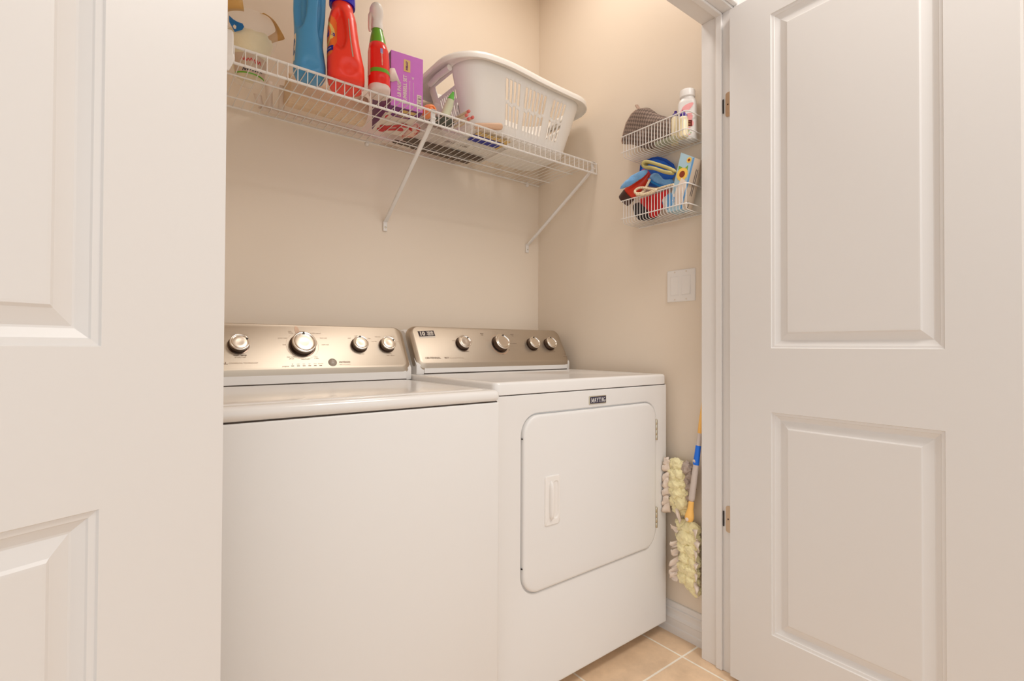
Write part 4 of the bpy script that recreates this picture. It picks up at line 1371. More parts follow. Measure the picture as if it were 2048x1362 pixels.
o = obj('grey_cloth', soft_slab(-0.240, -0.170, -0.260, -0.180, ZD + 0.016, ZD + 0.075, 0.006), mat('grey_cloth', (0.33, 0.28, 0.25, 1), 0.85, var=0.3, vscale=40), smooth=True, autosmooth=0)
tag(o, 'small grey cloth seen through the right slots of the laundry basket', 'cloth')

# ------------------------------------------------------------ odds and ends between the box and the basket
def crumple(name, x0, x1, y0, y1, z0, z1, material, seed, amp=0.35, freq=30):
    bm = NB()
    bmesh.ops.create_icosphere(bm, subdivisions=4, radius=1.0)
    c = Vector(((x0 + x1) / 2, (y0 + y1) / 2, (z0 + z1) / 2))
    h = Vector(((x1 - x0) / 2, (y1 - y0) / 2, (z1 - z0) / 2))
    for v in bm.verts:
        p = Vector((v.co.x * h.x, v.co.y * h.y, v.co.z * h.z))
        q = noise.noise(p * freq + Vector((seed, seed, seed))) + 0.5 * noise.noise(p * freq * 2.3 + Vector((seed, 0, 0)))
        p = p * (1 + amp * q)
        p.z = max(p.z, -h.z)
        v.co = c + p
    return obj(name, bm, material, smooth=True, autosmooth=0)
def floral_mat():
    m = mat('pink_floral_cloth', srgb(235, 200, 185), 0.8)
    nt = m.node_tree
    b = nt.nodes['Principled BSDF']
    tc = nt.nodes.new('ShaderNodeTexCoord')
    v = nt.nodes.new('ShaderNodeTexNoise'); v.inputs['Scale'].default_value = 38
    r = nt.nodes.new('ShaderNodeValToRGB')
    r.color_ramp.elements[0].position = 0.50; r.color_ramp.elements[0].color = srgb(236, 205, 188)
    r.color_ramp.elements[1].position = 0.60; r.color_ramp.elements[1].color = srgb(205, 55, 55)
    nt.links.new(tc.outputs['Object'], v.inputs['Vector'])
    nt.links.new(v.outputs[0], r.inputs[0])
    nt.links.new(r.outputs[0], b.inputs['Base Color'])
    return m
tag(crumple('floral_cloth', -0.775, -0.715, -0.215, -0.085, ZD + 0.0005, ZD + 0.040, floral_mat(), 3.1), 'crumpled pink floral cloth lying on the shelf behind the front brace', 'cloth')
tag(crumple('dark_green_cloth', -0.735, -0.655, -0.330, -0.262, ZD + 0.0005, ZD + 0.022, mat('dark_green_cloth', (0.10, 0.11, 0.09, 1), 0.8, var=0.4, vscale=50), 8.4), 'dark green scrap of cloth lying beside the orange spool', 'cloth')
# orange spool
og = thing('orange_spool', 'round orange spool with a raised ring lying right of the purple box', 'spool', (-0.755, -0.315, ZD + 0.024))
bm = NB()
lathe(bm, [(0.004, -0.020), (0.017, -0.020), (0.0205, -0.014), (0.0225, 0.0), (0.0205, 0.014), (0.017, 0.020), (0.011, 0.022), (0.0, 0.022)], 32, Matrix.Rotation(PI / 2, 4, 'X') @ Matrix.Rotation(0.3, 4, 'Y'))
obj('spool_body', bm, mat('peach_orange_plastic', srgb(252, 160, 105), 0.5, var=0.05), parent=og, smooth=True)
bm = NB()
tube(bm, [(0.0095 * math.cos(t), -0.0225, 0.0095 * math.sin(t)) for t in [2 * PI * k / 20 for k in range(20)]], 0.0022, 8, closed=True)
obj('spool_ring', bm, M['label_orange'], parent=og, smooth=True)
# green tipped tube
gt = thing('green_tipped_tube', 'frosted tube with a green tip leaning against the laundry basket', 'tube', (-0.682, -0.325, ZD + 0.020))
ax = [(-0.016, 0.006, 0.0), (0.0, 0.002, 0.045), (0.004, 0.0, 0.062), (0.014, -0.002, 0.092)]
bm = NB()
tube(bm, ax[:3], [0.0165, 0.0150, 0.0125], 20)
obj('tube_body', bm, mat('frosted_pale_green', srgb(222, 226, 196), 0.35, var=0.06), parent=gt, smooth=True)
bm = NB()
tube(bm, [ax[2], (0.009, -0.001, 0.077), ax[3]], [0.0122, 0.0085, 0.0035], 20)
obj('tip', bm, mat('bright_green_tip', srgb(110, 205, 85), 0.35, var=0.08), parent=gt, smooth=True)
# four pencils with pink erasers
M['eraser'] = mat('pink_eraser', srgb(228, 125, 118), 0.75, var=0.06)
M['pencil'] = mat('pale_pencil_wood', srgb(226, 205, 178), 0.5, var=0.05)
for k, (x, z, lab) in enumerate(((-0.6295, 0.0420, 'pencil with pink eraser end, highest of the four'), (-0.6375, 0.0265, 'pencil with pink eraser end, leftmost of the four'),
                                 (-0.6285, 0.0165, 'pencil with pink eraser end, lowest of the four'), (-0.6140, 0.0255, 'pencil with pink eraser end, rightmost of the four'))):
    p = thing('pencil', lab + ', left of the laundry basket', 'pencil', (x, -0.372, ZD + z), group='pencils lying left of the laundry basket')
    d = Vector((-0.20 + 0.05 * k, 0.9, -0.045 - 0.03 * (z > 0.03))).normalized()
    bm = NB()
    tube(bm, [(0, 0, 0), d * 0.0015, d * 0.010], [0.0040, 0.0052, 0.0052], 16)
    obj('eraser', bm, M['eraser'], parent=p, smooth=True)
    bm = NB()
    tube(bm, [d * 0.010, d * 0.085], 0.0053, 6)
    obj('shaft', bm, M['pencil'], parent=p)
# wooden peg
wp = thing('wooden_peg', 'tan wooden peg end lying in front of the laundry basket', 'peg', (-0.500, -0.385, ZD + 0.018))
d = Vector((-0.92, 0.36, -0.10)).normalized()
bm = NB()
tube(bm, [d * s for s in (0.0, 0.003, 0.012, 0.05, 0.10)], [0.007, 0.0105, 0.0125, 0.0115, 0.0100], 20)
obj('wood', bm, mat('tan_wood', srgb(226, 186, 154), 0.5, var=0.15, vscale=60, stretch=(3, 20, 20)), parent=wp, smooth=True)
# clear case
bm = NB()
box(bm, -0.480, -0.425, -0.369, -0.347, ZD + 0.0005, ZD + 0.034, 0.002)
tag(obj('clear_case', bm, M['clear']), 'small clear plastic case beside the tan wooden peg', 'case')
bm = NB()
box(bm, -0.725, -0.665, -0.300, -0.240, ZD + 0.026, ZD + 0.072, 0.003)
tag(obj('clear_container', bm, M['clear']), 'clear square plastic container standing right of the purple box', 'container')
# clear zip bag with dark slats
bag = thing('zip_bag', 'clear zip bag with handwriting, lying flat on the shelf behind the laundry basket', 'bag', (-0.55, -0.14, ZD))
bm = soft_slab(-0.172, 0.170, -0.112, 0.090, 0.0064, 0.0108, 0.0008, edge=0.25)
obj('film', bm, mat('clear_bag_film', (0.93, 0.90, 0.86, 1), 0.18, alpha=0.38, bump=0.6, bscale=40, spec=0.7), parent=bag, smooth=True, autosmooth=0)
M['slat_dark'] = mat('dark_taupe_slat', srgb(92, 76, 62), 0.5, var=0.25, vscale=50)
for k, (y0, y1, z) in enumerate(((0.070, 0.102, 0.0003), (0.014, 0.052, 0.0003))):
    bm = NB()
    box(bm, -0.215 + 0.02 * k, 0.125 + 0.025 * k, y0, y1, z, z + 0.0055, 0.0015)
    o = obj('blind_slat', bm, M['slat_dark'])
    o.location = (-0.55, -0.14, ZD)
    o.rotation_euler = (0, 0, 0.02)
    tag(o, ('dark taupe slat under the clear bag, the one nearer the wall', 'dark taupe slat under the clear bag, the one nearer the shelf front')[k], 'slat', 'dark slats lying with the clear bag')
bm = NB()
text_bm(bm, 'Z81 - wm', 0.024, lambda u, v: Vector((-0.010 + u, -0.035 - v, 0.0060)), 0.0003, 'CENTER', 1.1)
obj('handwriting', bm, M['slat_dark'], parent=bag)
# blue pack with gold edge
bp_ = thing('blue_pack', 'flat royal blue pack with gold card edge lying under the front of the laundry basket', 'pack', (-0.49, -0.30, ZD))
bm = NB()
box(bm, -0.070, 0.060, -0.004, 0.052, 0.0004, 0.0012)
obj('pack', bm, mat('royal_blue_card', srgb(25, 35, 150), 0.45, var=0.2, vscale=50), parent=bp_)
bm = NB()
box(bm, -0.075, 0.070, -0.030, -0.0045, 0.0003, 0.0014)
ge = obj('gold_edge', bm, M['gold'], parent=bp_)
bm = NB()
box(bm, 0.0605, 0.076, -0.004, 0.060, 0.0002, 0.0013)
box(bm, 0.065, 0.071, 0.010, 0.050, 0.0, 0.0003)
obj('gold_tab', bm, M['gold'], parent=bp_)

# ------------------------------------------------------------ light switch on the right wall
ls = thing('light_switch', 'white double rocker light switch plate on the tan right wall', 'light switch', (0, -0.7787, 1.2290))
bm = NB()
rings = []
for ins, x in ((0.0, -0.0002), (0.0, -0.0030), (0.0022, -0.0052), (0.006, -0.0058)):
    rings.append([(x, p[0], p[1]) for p in rrect(0.0565 - ins, 0.0565 - ins, 0.003, 3)])
loft(bm, rings)
obj('plate', bm, M['white_plastic'], parent=ls, smooth=True, autosmooth=25)
for k, yc in enumerate((0.023, -0.023)):
    bm = NB()
    loft(bm, [[(x, p[0], p[1]) for p in rrect(0.0178, 0.0345, 0.001, 2, yc, 0)] for x in (-0.0055, -0.0064)])
    fr = obj('rocker_frame', bm, M['trim'], parent=ls)
    bm = NB()
    t = 0.0034 if k else 0.0006
    b_ = 0.0006 if not k else 0.0040
    pts = [(-0.0062, 0.0325), (-0.0068 if k else -0.0078, 0.0318), (-0.0074, 0.0), (-0.0100 if k else -0.0070, -0.0312), (-0.0062, -0.0325)]
    prism(bm, pts, 'y', yc - 0.0160, yc + 0.0160) if False else loft(bm, [[(p[0], yc - 0.0160, p[1]) for p in pts], [(p[0], yc + 0.0160, p[1]) for p in pts]])
    obj('rocker', bm, M['white_plastic'], parent=fr)
    for zz in (0.0485, -0.0485):
        bm = NB()
        lathe(bm, [(0.0030, 0.0), (0.0030, 0.0006), (0.0018, 0.0012), (0, 0.0013)], 12, Matrix.Translation((-0.0057, yc, zz)) @ Matrix.Rotation(-PI / 2, 4, 'Y'))
        obj('screw', bm, M['sticker_pale'], parent=ls, smooth=True)

# ------------------------------------------------------------ two wire baskets on the right wall
def wire_basket(zb, zt, label):
    t = thing('wire_basket', label, 'wire basket', (0, -0.73, zb), group='wire baskets on the right wall')
    Y0, Y1, D = -0.870, -0.597, 0.104
    zo = lambda z: z - zb
    yo = lambda y: y + 0.73
    h = zt - zb
    def rail(z, r):
        b = NB()
        c = 0.013
        pts = [(-D, yo(Y1) + 0.004, z), (-D, yo(Y1) - 0.05, z)]
        pts += [(-D + c - c * math.cos(a), yo(Y0) + c - c * math.sin(a), z) for a in lin(0, PI / 2, 6)]
        pts += [(-D + c, yo(Y0), z), (-0.003, yo(Y0), z)]
        tube(b, pts, r, 8)
        return b
    obj('top_rail', rail(h, 0.0021), M['wire'], parent=t, smooth=True)
    obj('lower_rail', rail(0.019, 0.0019), M['wire'], parent=t, smooth=True)
    b = NB()
    tube(b, [(-0.0035, yo(Y1) + 0.001, 0), (-0.0035, yo(Y0) - 0.001, 0)], 0.0023, 8)
    obj('back_rail', b, M['wire'], parent=t, smooth=True)
    b = NB()
    n = 22
    for k in range(n):
        y = yo(Y1) - 0.006 - (Y1 - Y0 - 0.012) * k / (n - 1)
        tube(b, [(-D + 0.0022, y, h), (-D + 0.0022, y, 0.010), (-D + 0.0048, y, 0.0035), (-D + 0.011, y, 0.0004), (-0.05, y, -0.0008), (-0.003, y, 0.0)], 0.0013, 6)
    obj('cross_wires', b, M['wire'], parent=t, smooth=True)
    for y in (Y0,):
        b = NB()
        for zz in (0.019, h):
            tube(b, [(-0.003, yo(y), zz - 0.012), (-0.003, yo(y), zz + 0.012)], 0.0022, 6)
        tube(b, [(-0.003, yo(y), 0.0), (-0.003, yo(y), h)], 0.0019, 6)
        obj('wall_stay', b, M['wire'], parent=t, smooth=True)
    return t
ZU0, ZU1, ZL0, ZL1 = 1.712, 1.790, 1.4655, 1.551
wire_basket(ZU0, ZU1, 'upper white wire basket on the right wall, holding the grey cap and white bottle')
wire_basket(ZL0, ZL1, 'lower white wire basket on the right wall, holding cloths and a sunflower box')

def puff(name, outl, xc, thick, material, seed=0, amp=0.0, freq=40, nr=9, xslope=0.0, power=0.5, smooth_n=6, parent=None):
    """padded shape with the given (y,z) outline, facing the room"""
    # resample the outline smoothly
    n0 = len(outl)
    pts = []
    for i in range(n0):
        p0, p1, p2, p3 = (Vector(outl[(i + k) % n0]) for k in (-1, 0, 1, 2))
        for s in range(smooth_n):
            t = s / smooth_n
            pts.append(0.5 * ((2 * p1) + (p2 - p0) * t + (2 * p0 - 5 * p1 + 4 * p2 - p3) * t * t + (3 * p1 - p0 - 3 * p2 + p3) * t ** 3))
    c = sum(pts, Vector((0, 0))) / len(pts)
    bm = NB()
    rings = []
    order = [(s, -1) for s in lin(0.02, 1.0, nr)] + [(s, 1) for s in lin(1.0, 0.02, nr)]
    for s, sd in order:
        ring = []
        for p in pts:
            q = c + (p - c) * s
            e = thick * max(0.0, 1 - s ** 2.4) ** power
            nn = noise.noise(Vector((q.x * freq + seed, q.y * freq, seed * 1.7 + sd)))
            x = xc + xslope * (q.y - c.y) + sd * (-1) * (e if sd == 1 else e * 0.6) * 1.0
            x = xc + xslope * (q.y - c.y) - (e if sd == 1 else -0.6 * e) - (amp * nn * (1 - s ** 6) if sd == 1 else 0)
            ring.append((x, q.x, q.y + amp * 0.3 * nn))
        rings.append(ring)
    loft(bm, rings)
    return obj(name, bm, material, smooth=True, autosmooth=0, parent=parent)

def checker_mat(name, ca, cb, scale=90):
    m = mat(name, ca, 0.85)
    nt = m.node_tree
    b = nt.nodes['Principled BSDF']
    tc = nt.nodes.new('ShaderNodeTexCoord')
    mp = nt.nodes.new('ShaderNodeMapping')
    mp.inputs['Rotation'].default_value = (0.45, 0.0, 0.0)
    mp.inputs['Scale'].default_value = (0.001, 1, 0.8)
    ck = nt.nodes.new('ShaderNodeTexChecker')
    ck.inputs['Scale'].default_value = scale
    ck.inputs['Color1'].default_value = ca
    ck.inputs['Color2'].default_value = cb
    nz = nt.nodes.new('ShaderNodeTexNoise')
    nz.inputs['Scale'].default_value = 45
    mx = nt.nodes.new('ShaderNodeMix'); mx.data_type = 'VECTOR'; mx.inputs['Factor'].default_value = 0.0045
    nt.links.new(tc.outputs['Object'], mx.inputs['A'])
    nt.links.new(nz.outputs['Color'], mx.inputs['B'])
    nt.links.new(mx.outputs['Result'], mp.inputs[0])
    nt.links.new(mp.outputs[0], ck.inputs['Vector'])
    nt.links.new(ck.outputs['Color'], b.inputs['Base Color'])
    bp = nt.nodes.new('ShaderNodeBump'); bp.inputs['Strength'].default_value = 0.8; bp.inputs['Distance'].default_value = 0.004
    nt.links.new(ck.outputs['Fac'], bp.inputs['Height'])
    nt.links.new(bp.outputs[0], b.inputs['Normal'])
    return m
# grey woven cap
cap_out = [(-0.549, 1.806), (-0.557, 1.833), (-0.571, 1.866), (-0.594, 1.890), (-0.616, 1.899), (-0.640, 1.899), (-0.671, 1.888), (-0.692, 1.871), (-0.712, 1.851), (-0.735, 1.836), (-0.762, 1.820), (-0.790, 1.805),
           (-0.788, 1.752), (-0.735, 1.726), (-0.660, 1.742), (-0.600, 1.776), (-0.560, 1.790)]
gc = thing('woven_cap', 'grey brown checked woven cap with a loop, standing in the upper wire basket', 'cap', (-0.045, -0.65, 1.72))
bpy.context.view_layer.update()
o = puff('cap_body', cap_out, -0.045, 0.030, checker_mat('grey_basket_weave', srgb(148, 128, 116), srgb(104, 88, 80), 128), 2.0, 0.003, 30)
o.parent = gc
o.matrix_parent_inverse = gc.matrix_world.inverted()
M['tan_binding'] = mat('tan_binding', srgb(190, 162, 145), 0.8, var=0.06)
bm = NB()
tube(bm, [(-0.045, y, z) for y, z in ((-0.551, 1.796), (-0.547, 1.806), (-0.555, 1.834), (-0.569, 1.868), (-0.593, 1.8925), (-0.616, 1.9005))], 0.0035, 8)
wobj('binding', bm, M['tan_binding'], gc, smooth=True)
bm = NB()
tube(bm, [(-0.040, -0.622, 1.902), (-0.038, -0.613, 1.916), (-0.036, -0.607, 1.924), (-0.030, -0.609, 1.924), (-0.032, -0.616, 1.914), (-0.036, -0.624, 1.901)], 0.0042, 8)
wobj('loop', bm, M['tan_binding'], gc, smooth=True)
# white powder bottle
pwb = thing('powder_bottle', 'white powder bottle with pink petals and brown square label in upper wire basket', 'bottle', (-0.042, -0.8305, ZU0 + 0.0025), math.radians(25))
PW = Bottle([(0.0, 0.020, 0.030, 0, 0, 3.5), (0.003, 0.0215, 0.0310, 0, 0, 3.8), (0.118, 0.0215, 0.0310, 0, 0, 3.8), (0.130, 0.0225, 0.0295, 0, 0, 3.2), (0.138, 0.0205, 0.0270, 0, 0, 2.4), (0.144, 0.0200, 0.0230, 0, 0, 2.0), (0.152, 0.0200, 0.0225, 0, 0, 2.0)])
obj('body', PW.mesh([0, 0.001, 0.003, 0.03, 0.06, 0.09, 0.118, 0.122, 0.126, 0.130, 0.134, 0.138, 0.141, 0.144, 0.152], 64), M['white_plastic'], parent=pwb, smooth=True, autosmooth=60)
bm = NB()
lathe(bm, [(0.0225, 0.147), (0.0255, 0.149), (0.0258, 0.168), (0.0245, 0.172), (0, 0.1725)], 36)
obj('cap', bm, M['white_plastic'], parent=pwb, smooth=True)
M['petal'] = mat('pink_petal_print', srgb(246, 170, 170), 0.5, var=0.1, vscale=300)
bm = NB()
face = lambda u, v: Vector((-0.0220, u, v))
def petal(cx, cy, L, w, a):
    pts = []
    for k in range(16):
        t = 2 * PI * k / 16
        u, v = L * math.cos(t), w * math.sin(t) * (1 - 0.35 * math.cos(t))
        pts.append((cx + u * math.cos(a) - v * math.sin(a), cy + u * math.sin(a) + v * math.cos(a)))
    flat_poly(bm, pts, face)
for q in ((-0.004, 0.108, 0.021, 0.011, 2.6), (0.016, 0.094, 0.010, 0.006, 1.9), (-0.006, 0.080, 0.013, 0.007, 2.9), (-0.010, 0.066, 0.015, 0.008, 2.2), (0.008, 0.070, 0.011, 0.006, 1.2), (-0.018, 0.050, 0.009, 0.005, 1.7), (-0.004, 0.034, 0.010, 0.005, 2.8), (-0.002, 0.012, 0.012, 0.003, 2.9)):
    petal(*q)
pr_ = obj('petal_print', bm, M['petal'], parent=pwb)
bm = NB()
flat_poly(bm, [(-0.018, 0.040), (0.003, 0.044), (0.003, 0.064), (-0.018, 0.061)], lambda u, v: Vector((-0.0224, u, v)))
sl = obj('square_label', bm, mat('maroon_label', srgb(110, 20, 15), 0.4, var=0.05), parent=pwb)
bm = NB()
for zz in (0.056, 0.050, 0.046):
    flat_poly(bm, [(-0.013, zz), (-0.004, zz + 0.001), (-0.004, zz + 0.002), (-0.013, zz + 0.001)], lambda u, v: Vector((-0.0228, u, v)))
obj('label_lines', bm, M['gold'], parent=sl)
bm = NB()
for t0 in (0.0, 1.9, 3.8):
    flat_poly(bm, [(-0.012 + 0.005 * math.cos(t0 + s) * q, 0.024 + 0.006 * math.sin(t0 + s) * q) for s, q in ((0, 1), (0.5, 1.3), (1.0, 1.0), (0.5, 0.7))], face)
obj('leaf_print', bm, M['green_spray'], parent=pwb)
# two little cream bottles with purple caps
M['cream_bottle'] = mat('cream_bottle', srgb(242, 228, 190), 0.4, var=0.03)
M['purple_cap'] = mat('deep_purple_cap', srgb(62, 32, 135), 0.3, var=0.06)
for (x, y, r, h, lab) in ((-0.079, -0.838, 0.0165, 0.068, 'small cream bottle with purple cap in upper wire basket, the nearer of two'), (-0.050, -0.789, 0.0150, 0.094, 'small cream bottle with purple cap in the upper wire basket, the one behind')):
    t = thing('small_bottle', lab, 'bottle', (x, y, ZU0 + 0.0025), group='little cream bottles in the upper wire basket')
    bm = NB()
    lathe(bm, [(r * 0.9, 0), (r, 0.002), (r, h - 0.006), (r * 0.85, h), (r * 0.5, h + 0.001)], 28)
    obj('body', bm, M['cream_bottle'], parent=t, smooth=True)
    bm = NB()
    lathe(bm, [(r * 0.80, h - 0.0005), (r * 0.82, h + 0.008), (r * 0.6, h + 0.013), (r * 0.35, h + 0.015), (r * 0.3, h + 0.022), (0, h + 0.023)], 24)
    obj('cap', bm, M['purple_cap'], parent=t, smooth=True)
bm = NB()
box(bm, -0.098, -0.065, -0.815, -0.735, ZU0 + 0.0025, ZU0 + 0.016, 0.003)
tag(obj('clear_pouch', bm, mat('pale_green_clear', srgb(200, 205, 180), 0.2, alpha=0.45, var=0.1)), 'flat translucent pouch lying in the upper wire basket beside the cream bottles', 'pouch')

# ---- lower basket contents
# red bottle lying on its cap
rbo = thing('red_bottle', 'red plastic bottle with a dark cap lying slanted in the lower wire basket', 'bottle', (-0.056, -0.577, 1.576))
d = Vector((0.012, -0.092, 0.078)).normalized()
bm = NB()
def tilted(bm, secs, d, seg=32):
    sx = Vector((1, 0, 0))
    sx = (sx - d * sx.dot(d)).normalized()
    n = d.cross(sx)
    loft(bm, [[d * z + sx * (hx * math.cos(a)) + n * (hy * math.sin(a)) for a in [2 * PI * k / seg for k in range(seg)]] for z, hx, hy in secs])
tilted(bm, [(0.018, 0.019, 0.0300), (0.022, 0.020, 0.0312), (0.06, 0.020, 0.0310), (0.10, 0.018, 0.0285), (0.118, 0.016, 0.022), (0.123, 0.006, 0.008)], d)
obj('body', bm, mat('red_bottle_plastic', srgb(222, 58, 30), 0.3, var=0.08), parent=rbo, smooth=True)
bm = NB()
tilted(bm, [(-0.016, 0.019, 0.0260), (-0.012, 0.0225, 0.0290), (0.0185, 0.0235, 0.0305)], d)
obj('cap', bm, mat('dark_brown_cap', srgb(70, 42, 35), 0.35, var=0.05), parent=rbo, smooth=True)
# cloths
M['blue_fluff'] = mat('royal_blue_terry', srgb(28, 108, 218), 0.95, bump=0.7, bscale=260, var=0.35, vscale=35, sheen=0.4)
M['sky_fluff'] = mat('sky_blue_terry', srgb(120, 178, 236), 0.95, bump=0.7, bscale=260, var=0.25, vscale=30, sheen=0.4)
M['olive'] = mat('olive_felt', srgb(190, 178, 118), 0.95, bump=0.4, bscale=300, var=0.10, vscale=25)
bc = thing('blue_slipper', 'bright blue terry slipper with an upright back, lying in the lower wire basket', 'slipper', (-0.05, -0.69, 1.60))
bpy.context.view_layer.update()
def adopt(o, root):
    o.parent = root
    o.matrix_parent_inverse = root.matrix_world.inverted()
adopt(puff('back_panel', [(-0.6176, 1.662), (-0.6215, 1.693), (-0.641, 1.7050), (-0.669, 1.7065), (-0.694, 1.7020), (-0.727, 1.684), (-0.757, 1.657), (-0.768, 1.625), (-0.735, 1.600), (-0.680, 1.600), (-0.630, 1.625)], -0.020, 0.008, M['blue_fluff'], 1.0, 0.003, 60), bc)
bm = NB()
tube(bm, [(-0.022, y, z) for y, z in ((-0.6165, 1.660), (-0.6205, 1.694), (-0.640, 1.7050), (-0.669, 1.7065), (-0.695, 1.7025), (-0.728, 1.685), (-0.758, 1.658), (-0.769, 1.630))], 0.0050, 10)
wobj('piping', bm, mat('deep_blue_piping', srgb(18, 80, 178), 0.8, var=0.1), bc, smooth=True)
adopt(puff('side_flap', [(-0.574, 1.607), (-0.590, 1.623), (-0.620, 1.637), (-0.650, 1.645), (-0.690, 1.647), (-0.700, 1.634), (-0.680, 1.622), (-0.645, 1.611), (-0.605, 1.604)], -0.088, 0.008, M['sky_fluff'], 2.0, 0.003, 60), bc)
adopt(puff('sole_flap', [(-0.690, 1.624), (-0.706, 1.634), (-0.728, 1.626), (-0.750, 1.602), (-0.770, 1.594), (-0.786, 1.590), (-0.793, 1.576), (-0.785, 1.566), (-0.768, 1.568), (-0.733, 1.584), (-0.706, 1.603)], -0.064, 0.010, M['sky_fluff'], 3.0, 0.003, 60), bc)
bm = NB()
tube(bm, [(-0.072, y, z) for y, z in ((-0.692, 1.616), (-0.708, 1.600), (-0.735, 1.581), (-0.769, 1.5655), (-0.784, 1.5640), (-0.793, 1.574))], 0.0042, 10)
wobj('sole_edge', bm, mat('teal_edge', srgb(30, 130, 205), 0.8, var=0.15), bc, smooth=True)
# olive folded cloth: a folded sheet seen along the fold
bm = NB()
path = [(-0.822, 1.600), (-0.800, 1.618), (-0.760, 1.640), (-0.725, 1.660), (-0.706, 1.668), (-0.697, 1.666), (-0.692, 1.659), (-0.695, 1.652), (-0.703, 1.648), (-0.722, 1.6445), (-0.752, 1.6270), (-0.776, 1.6125), (-0.797, 1.603), (-0.815, 1.5965)]
rows = []
for x, s in ((-0.082, 0.96), (-0.092, 0.99), (-0.102, 1.0), (-0.110, 1.0)):
    rows.append([(x + 0.004 * math.sin(k * 0.9), -0.755 + (p[0] + 0.755) * s, 1.628 + (p[1] - 1.628) * s) for k, p in enumerate(path)])
loft(bm, rows, close_ring=False, cap=(False, False))
o = obj('olive_cloth', bm, M['olive'], smooth=True, autosmooth=0)
sm = o.modifiers.new('thick', 'SOLIDIFY'); sm.thickness = 0.0115; sm.offset = 0
o.modifiers.new('soft', 'SUBSURF').levels = 1
o.modifiers['soft'].render_levels = 2
tag(o, 'olive green felt cloth folded over on top of the blue slipper', 'cloth')
# cord
def cord_mat():
    m = mat('beige_cord', srgb(228, 206, 172), 0.8)
    nt = m.node_tree
    b = nt.nodes['Principled BSDF']
    tc = nt.nodes.new('ShaderNodeTexCoord')
    v = nt.nodes.new('ShaderNodeTexVoronoi'); v.inputs['Scale'].default_value = 330
    r = nt.nodes.new('ShaderNodeValToRGB')
    r.color_ramp.elements[0].position = 0.22; r.color_ramp.elements[0].color = srgb(95, 70, 55)
    r.color_ramp.elements[1].position = 0.34; r.color_ramp.elements[1].color = srgb(232, 212, 180)
    nt.links.new(tc.outputs['Object'], v.inputs['Vector'])
    nt.links.new(v.outputs['Distance'], r.inputs[0])
    nt.links.new(r.outputs[0], b.inputs['Base Color'])
    return m
cps = [(-0.092, -0.7139, 1.6052), (-0.097, -0.703, 1.5825), (-0.101, -0.694, 1.5640), (-0.108, -0.679, 1.5600), (-0.110, -0.664, 1.5650), (-0.108, -0.661, 1.5745), (-0.104, -0.672, 1.5810), (-0.102, -0.690, 1.5790), (-0.104, -0.7205, 1.5670), (-0.104, -0.745, 1.5590),
       (-0.108, -0.750, 1.5550), (-0.110, -0.736, 1.5480), (-0.112, -0.700, 1.5490), (-0.112, -0.670, 1.5570), (-0.113, -0.690, 1.5515), (-0.108, -0.7205, 1.5530), (-0.103, -0.763, 1.5590), (-0.098, -0.815, 1.5600)]
bm = NB()
fine = []
for i in range(len(cps) - 1):
    p0, p1, p2, p3 = (Vector(cps[max(0, min(len(cps) - 1, i + k))]) for k in (-1, 0, 1, 2))
    for s in range(6):
        t = s / 6
        fine.append(0.5 * ((2 * p1) + (p2 - p0) * t + (2 * p0 - 5 * p1 + 4 * p2 - p3) * t * t + (3 * p1 - p0 - 3 * p2 + p3) * t ** 3))
fine.append(Vector(cps[-1]))
tube(bm, fine, 0.0042, 8)
tag(obj('cord', bm, cord_mat(), smooth=True), 'beige speckled cord looped over the front rail of the lower wire basket', 'cord')
# red pouch, dark pouch, striped packet
o = puff('red_pouch', [(-0.655, 1.546), (-0.700, 1.5515), (-0.750, 1.5535), (-0.779, 1.553), (-0.772, 1.520), (-0.752, 1.490), (-0.728, 1.4715), (-0.705, 1.475), (-0.690, 1.505)], -0.078, 0.014, mat('red_fabric', srgb(205, 20, 22), 0.6, var=0.2, vscale=40), 4.0, 0.003, 50)
tag(o, 'red fabric pouch behind the front wires of the lower wire basket', 'pouch')
o = puff('dark_pouch', [(-0.612, 1.545), (-0.660, 1.540), (-0.700, 1.505), (-0.715, 1.4745), (-0.690, 1.471), (-0.640, 1.480), (-0.615, 1.510)], -0.055, 0.016, mat('dark_fabric', (0.02, 0.016, 0.018, 1), 0.7, var=0.3, vscale=40), 5.0, 0.003, 50)
tag(o, 'black fabric pouch at the left of the red pouch in the lower wire basket', 'pouch')
def stripe_mat():
    m = mat('blue_white_stripes', srgb(235, 228, 224), 0.5)
    nt = m.node_tree
    b = nt.nodes['Principled BSDF']
    tc = nt.nodes.new('ShaderNodeTexCoord')
    n = nt.nodes.new('ShaderNodeTexNoise'); n.inputs['Scale'].default_value = 42; n.inputs['Detail'].default_value = 1
    r = nt.nodes.new('ShaderNodeValToRGB')
    r.color_ramp.interpolation = 'CONSTANT'
    r.color_ramp.elements[0].position = 0.0; r.color_ramp.elements[0].color = srgb(105, 165, 218)
    r.color_ramp.elements[1].position = 0.52; r.color_ramp.elements[1].color = srgb(235, 228, 224)
    nt.links.new(tc.outputs['Object'], n.inputs['Vector'])
    nt.links.new(n.outputs[0], r.inputs[0])
    nt.links.new(r.outputs[0], b.inputs['Base Color'])
    return m
o = puff('tissue_packet', [(-0.757, 1.522), (-0.783, 1.537), (-0.812, 1.5405), (-0.829, 1.535), (-0.832, 1.515), (-0.818, 1.492), (-0.798, 1.480), (-0.777, 1.474), (-0.764, 1.500)], -0.084, 0.010, stripe_mat(), 6.0, 0.001, 40)
tag(o, 'blue and white soft tissue packet between the red pouch and the sunflower box', 'packet')
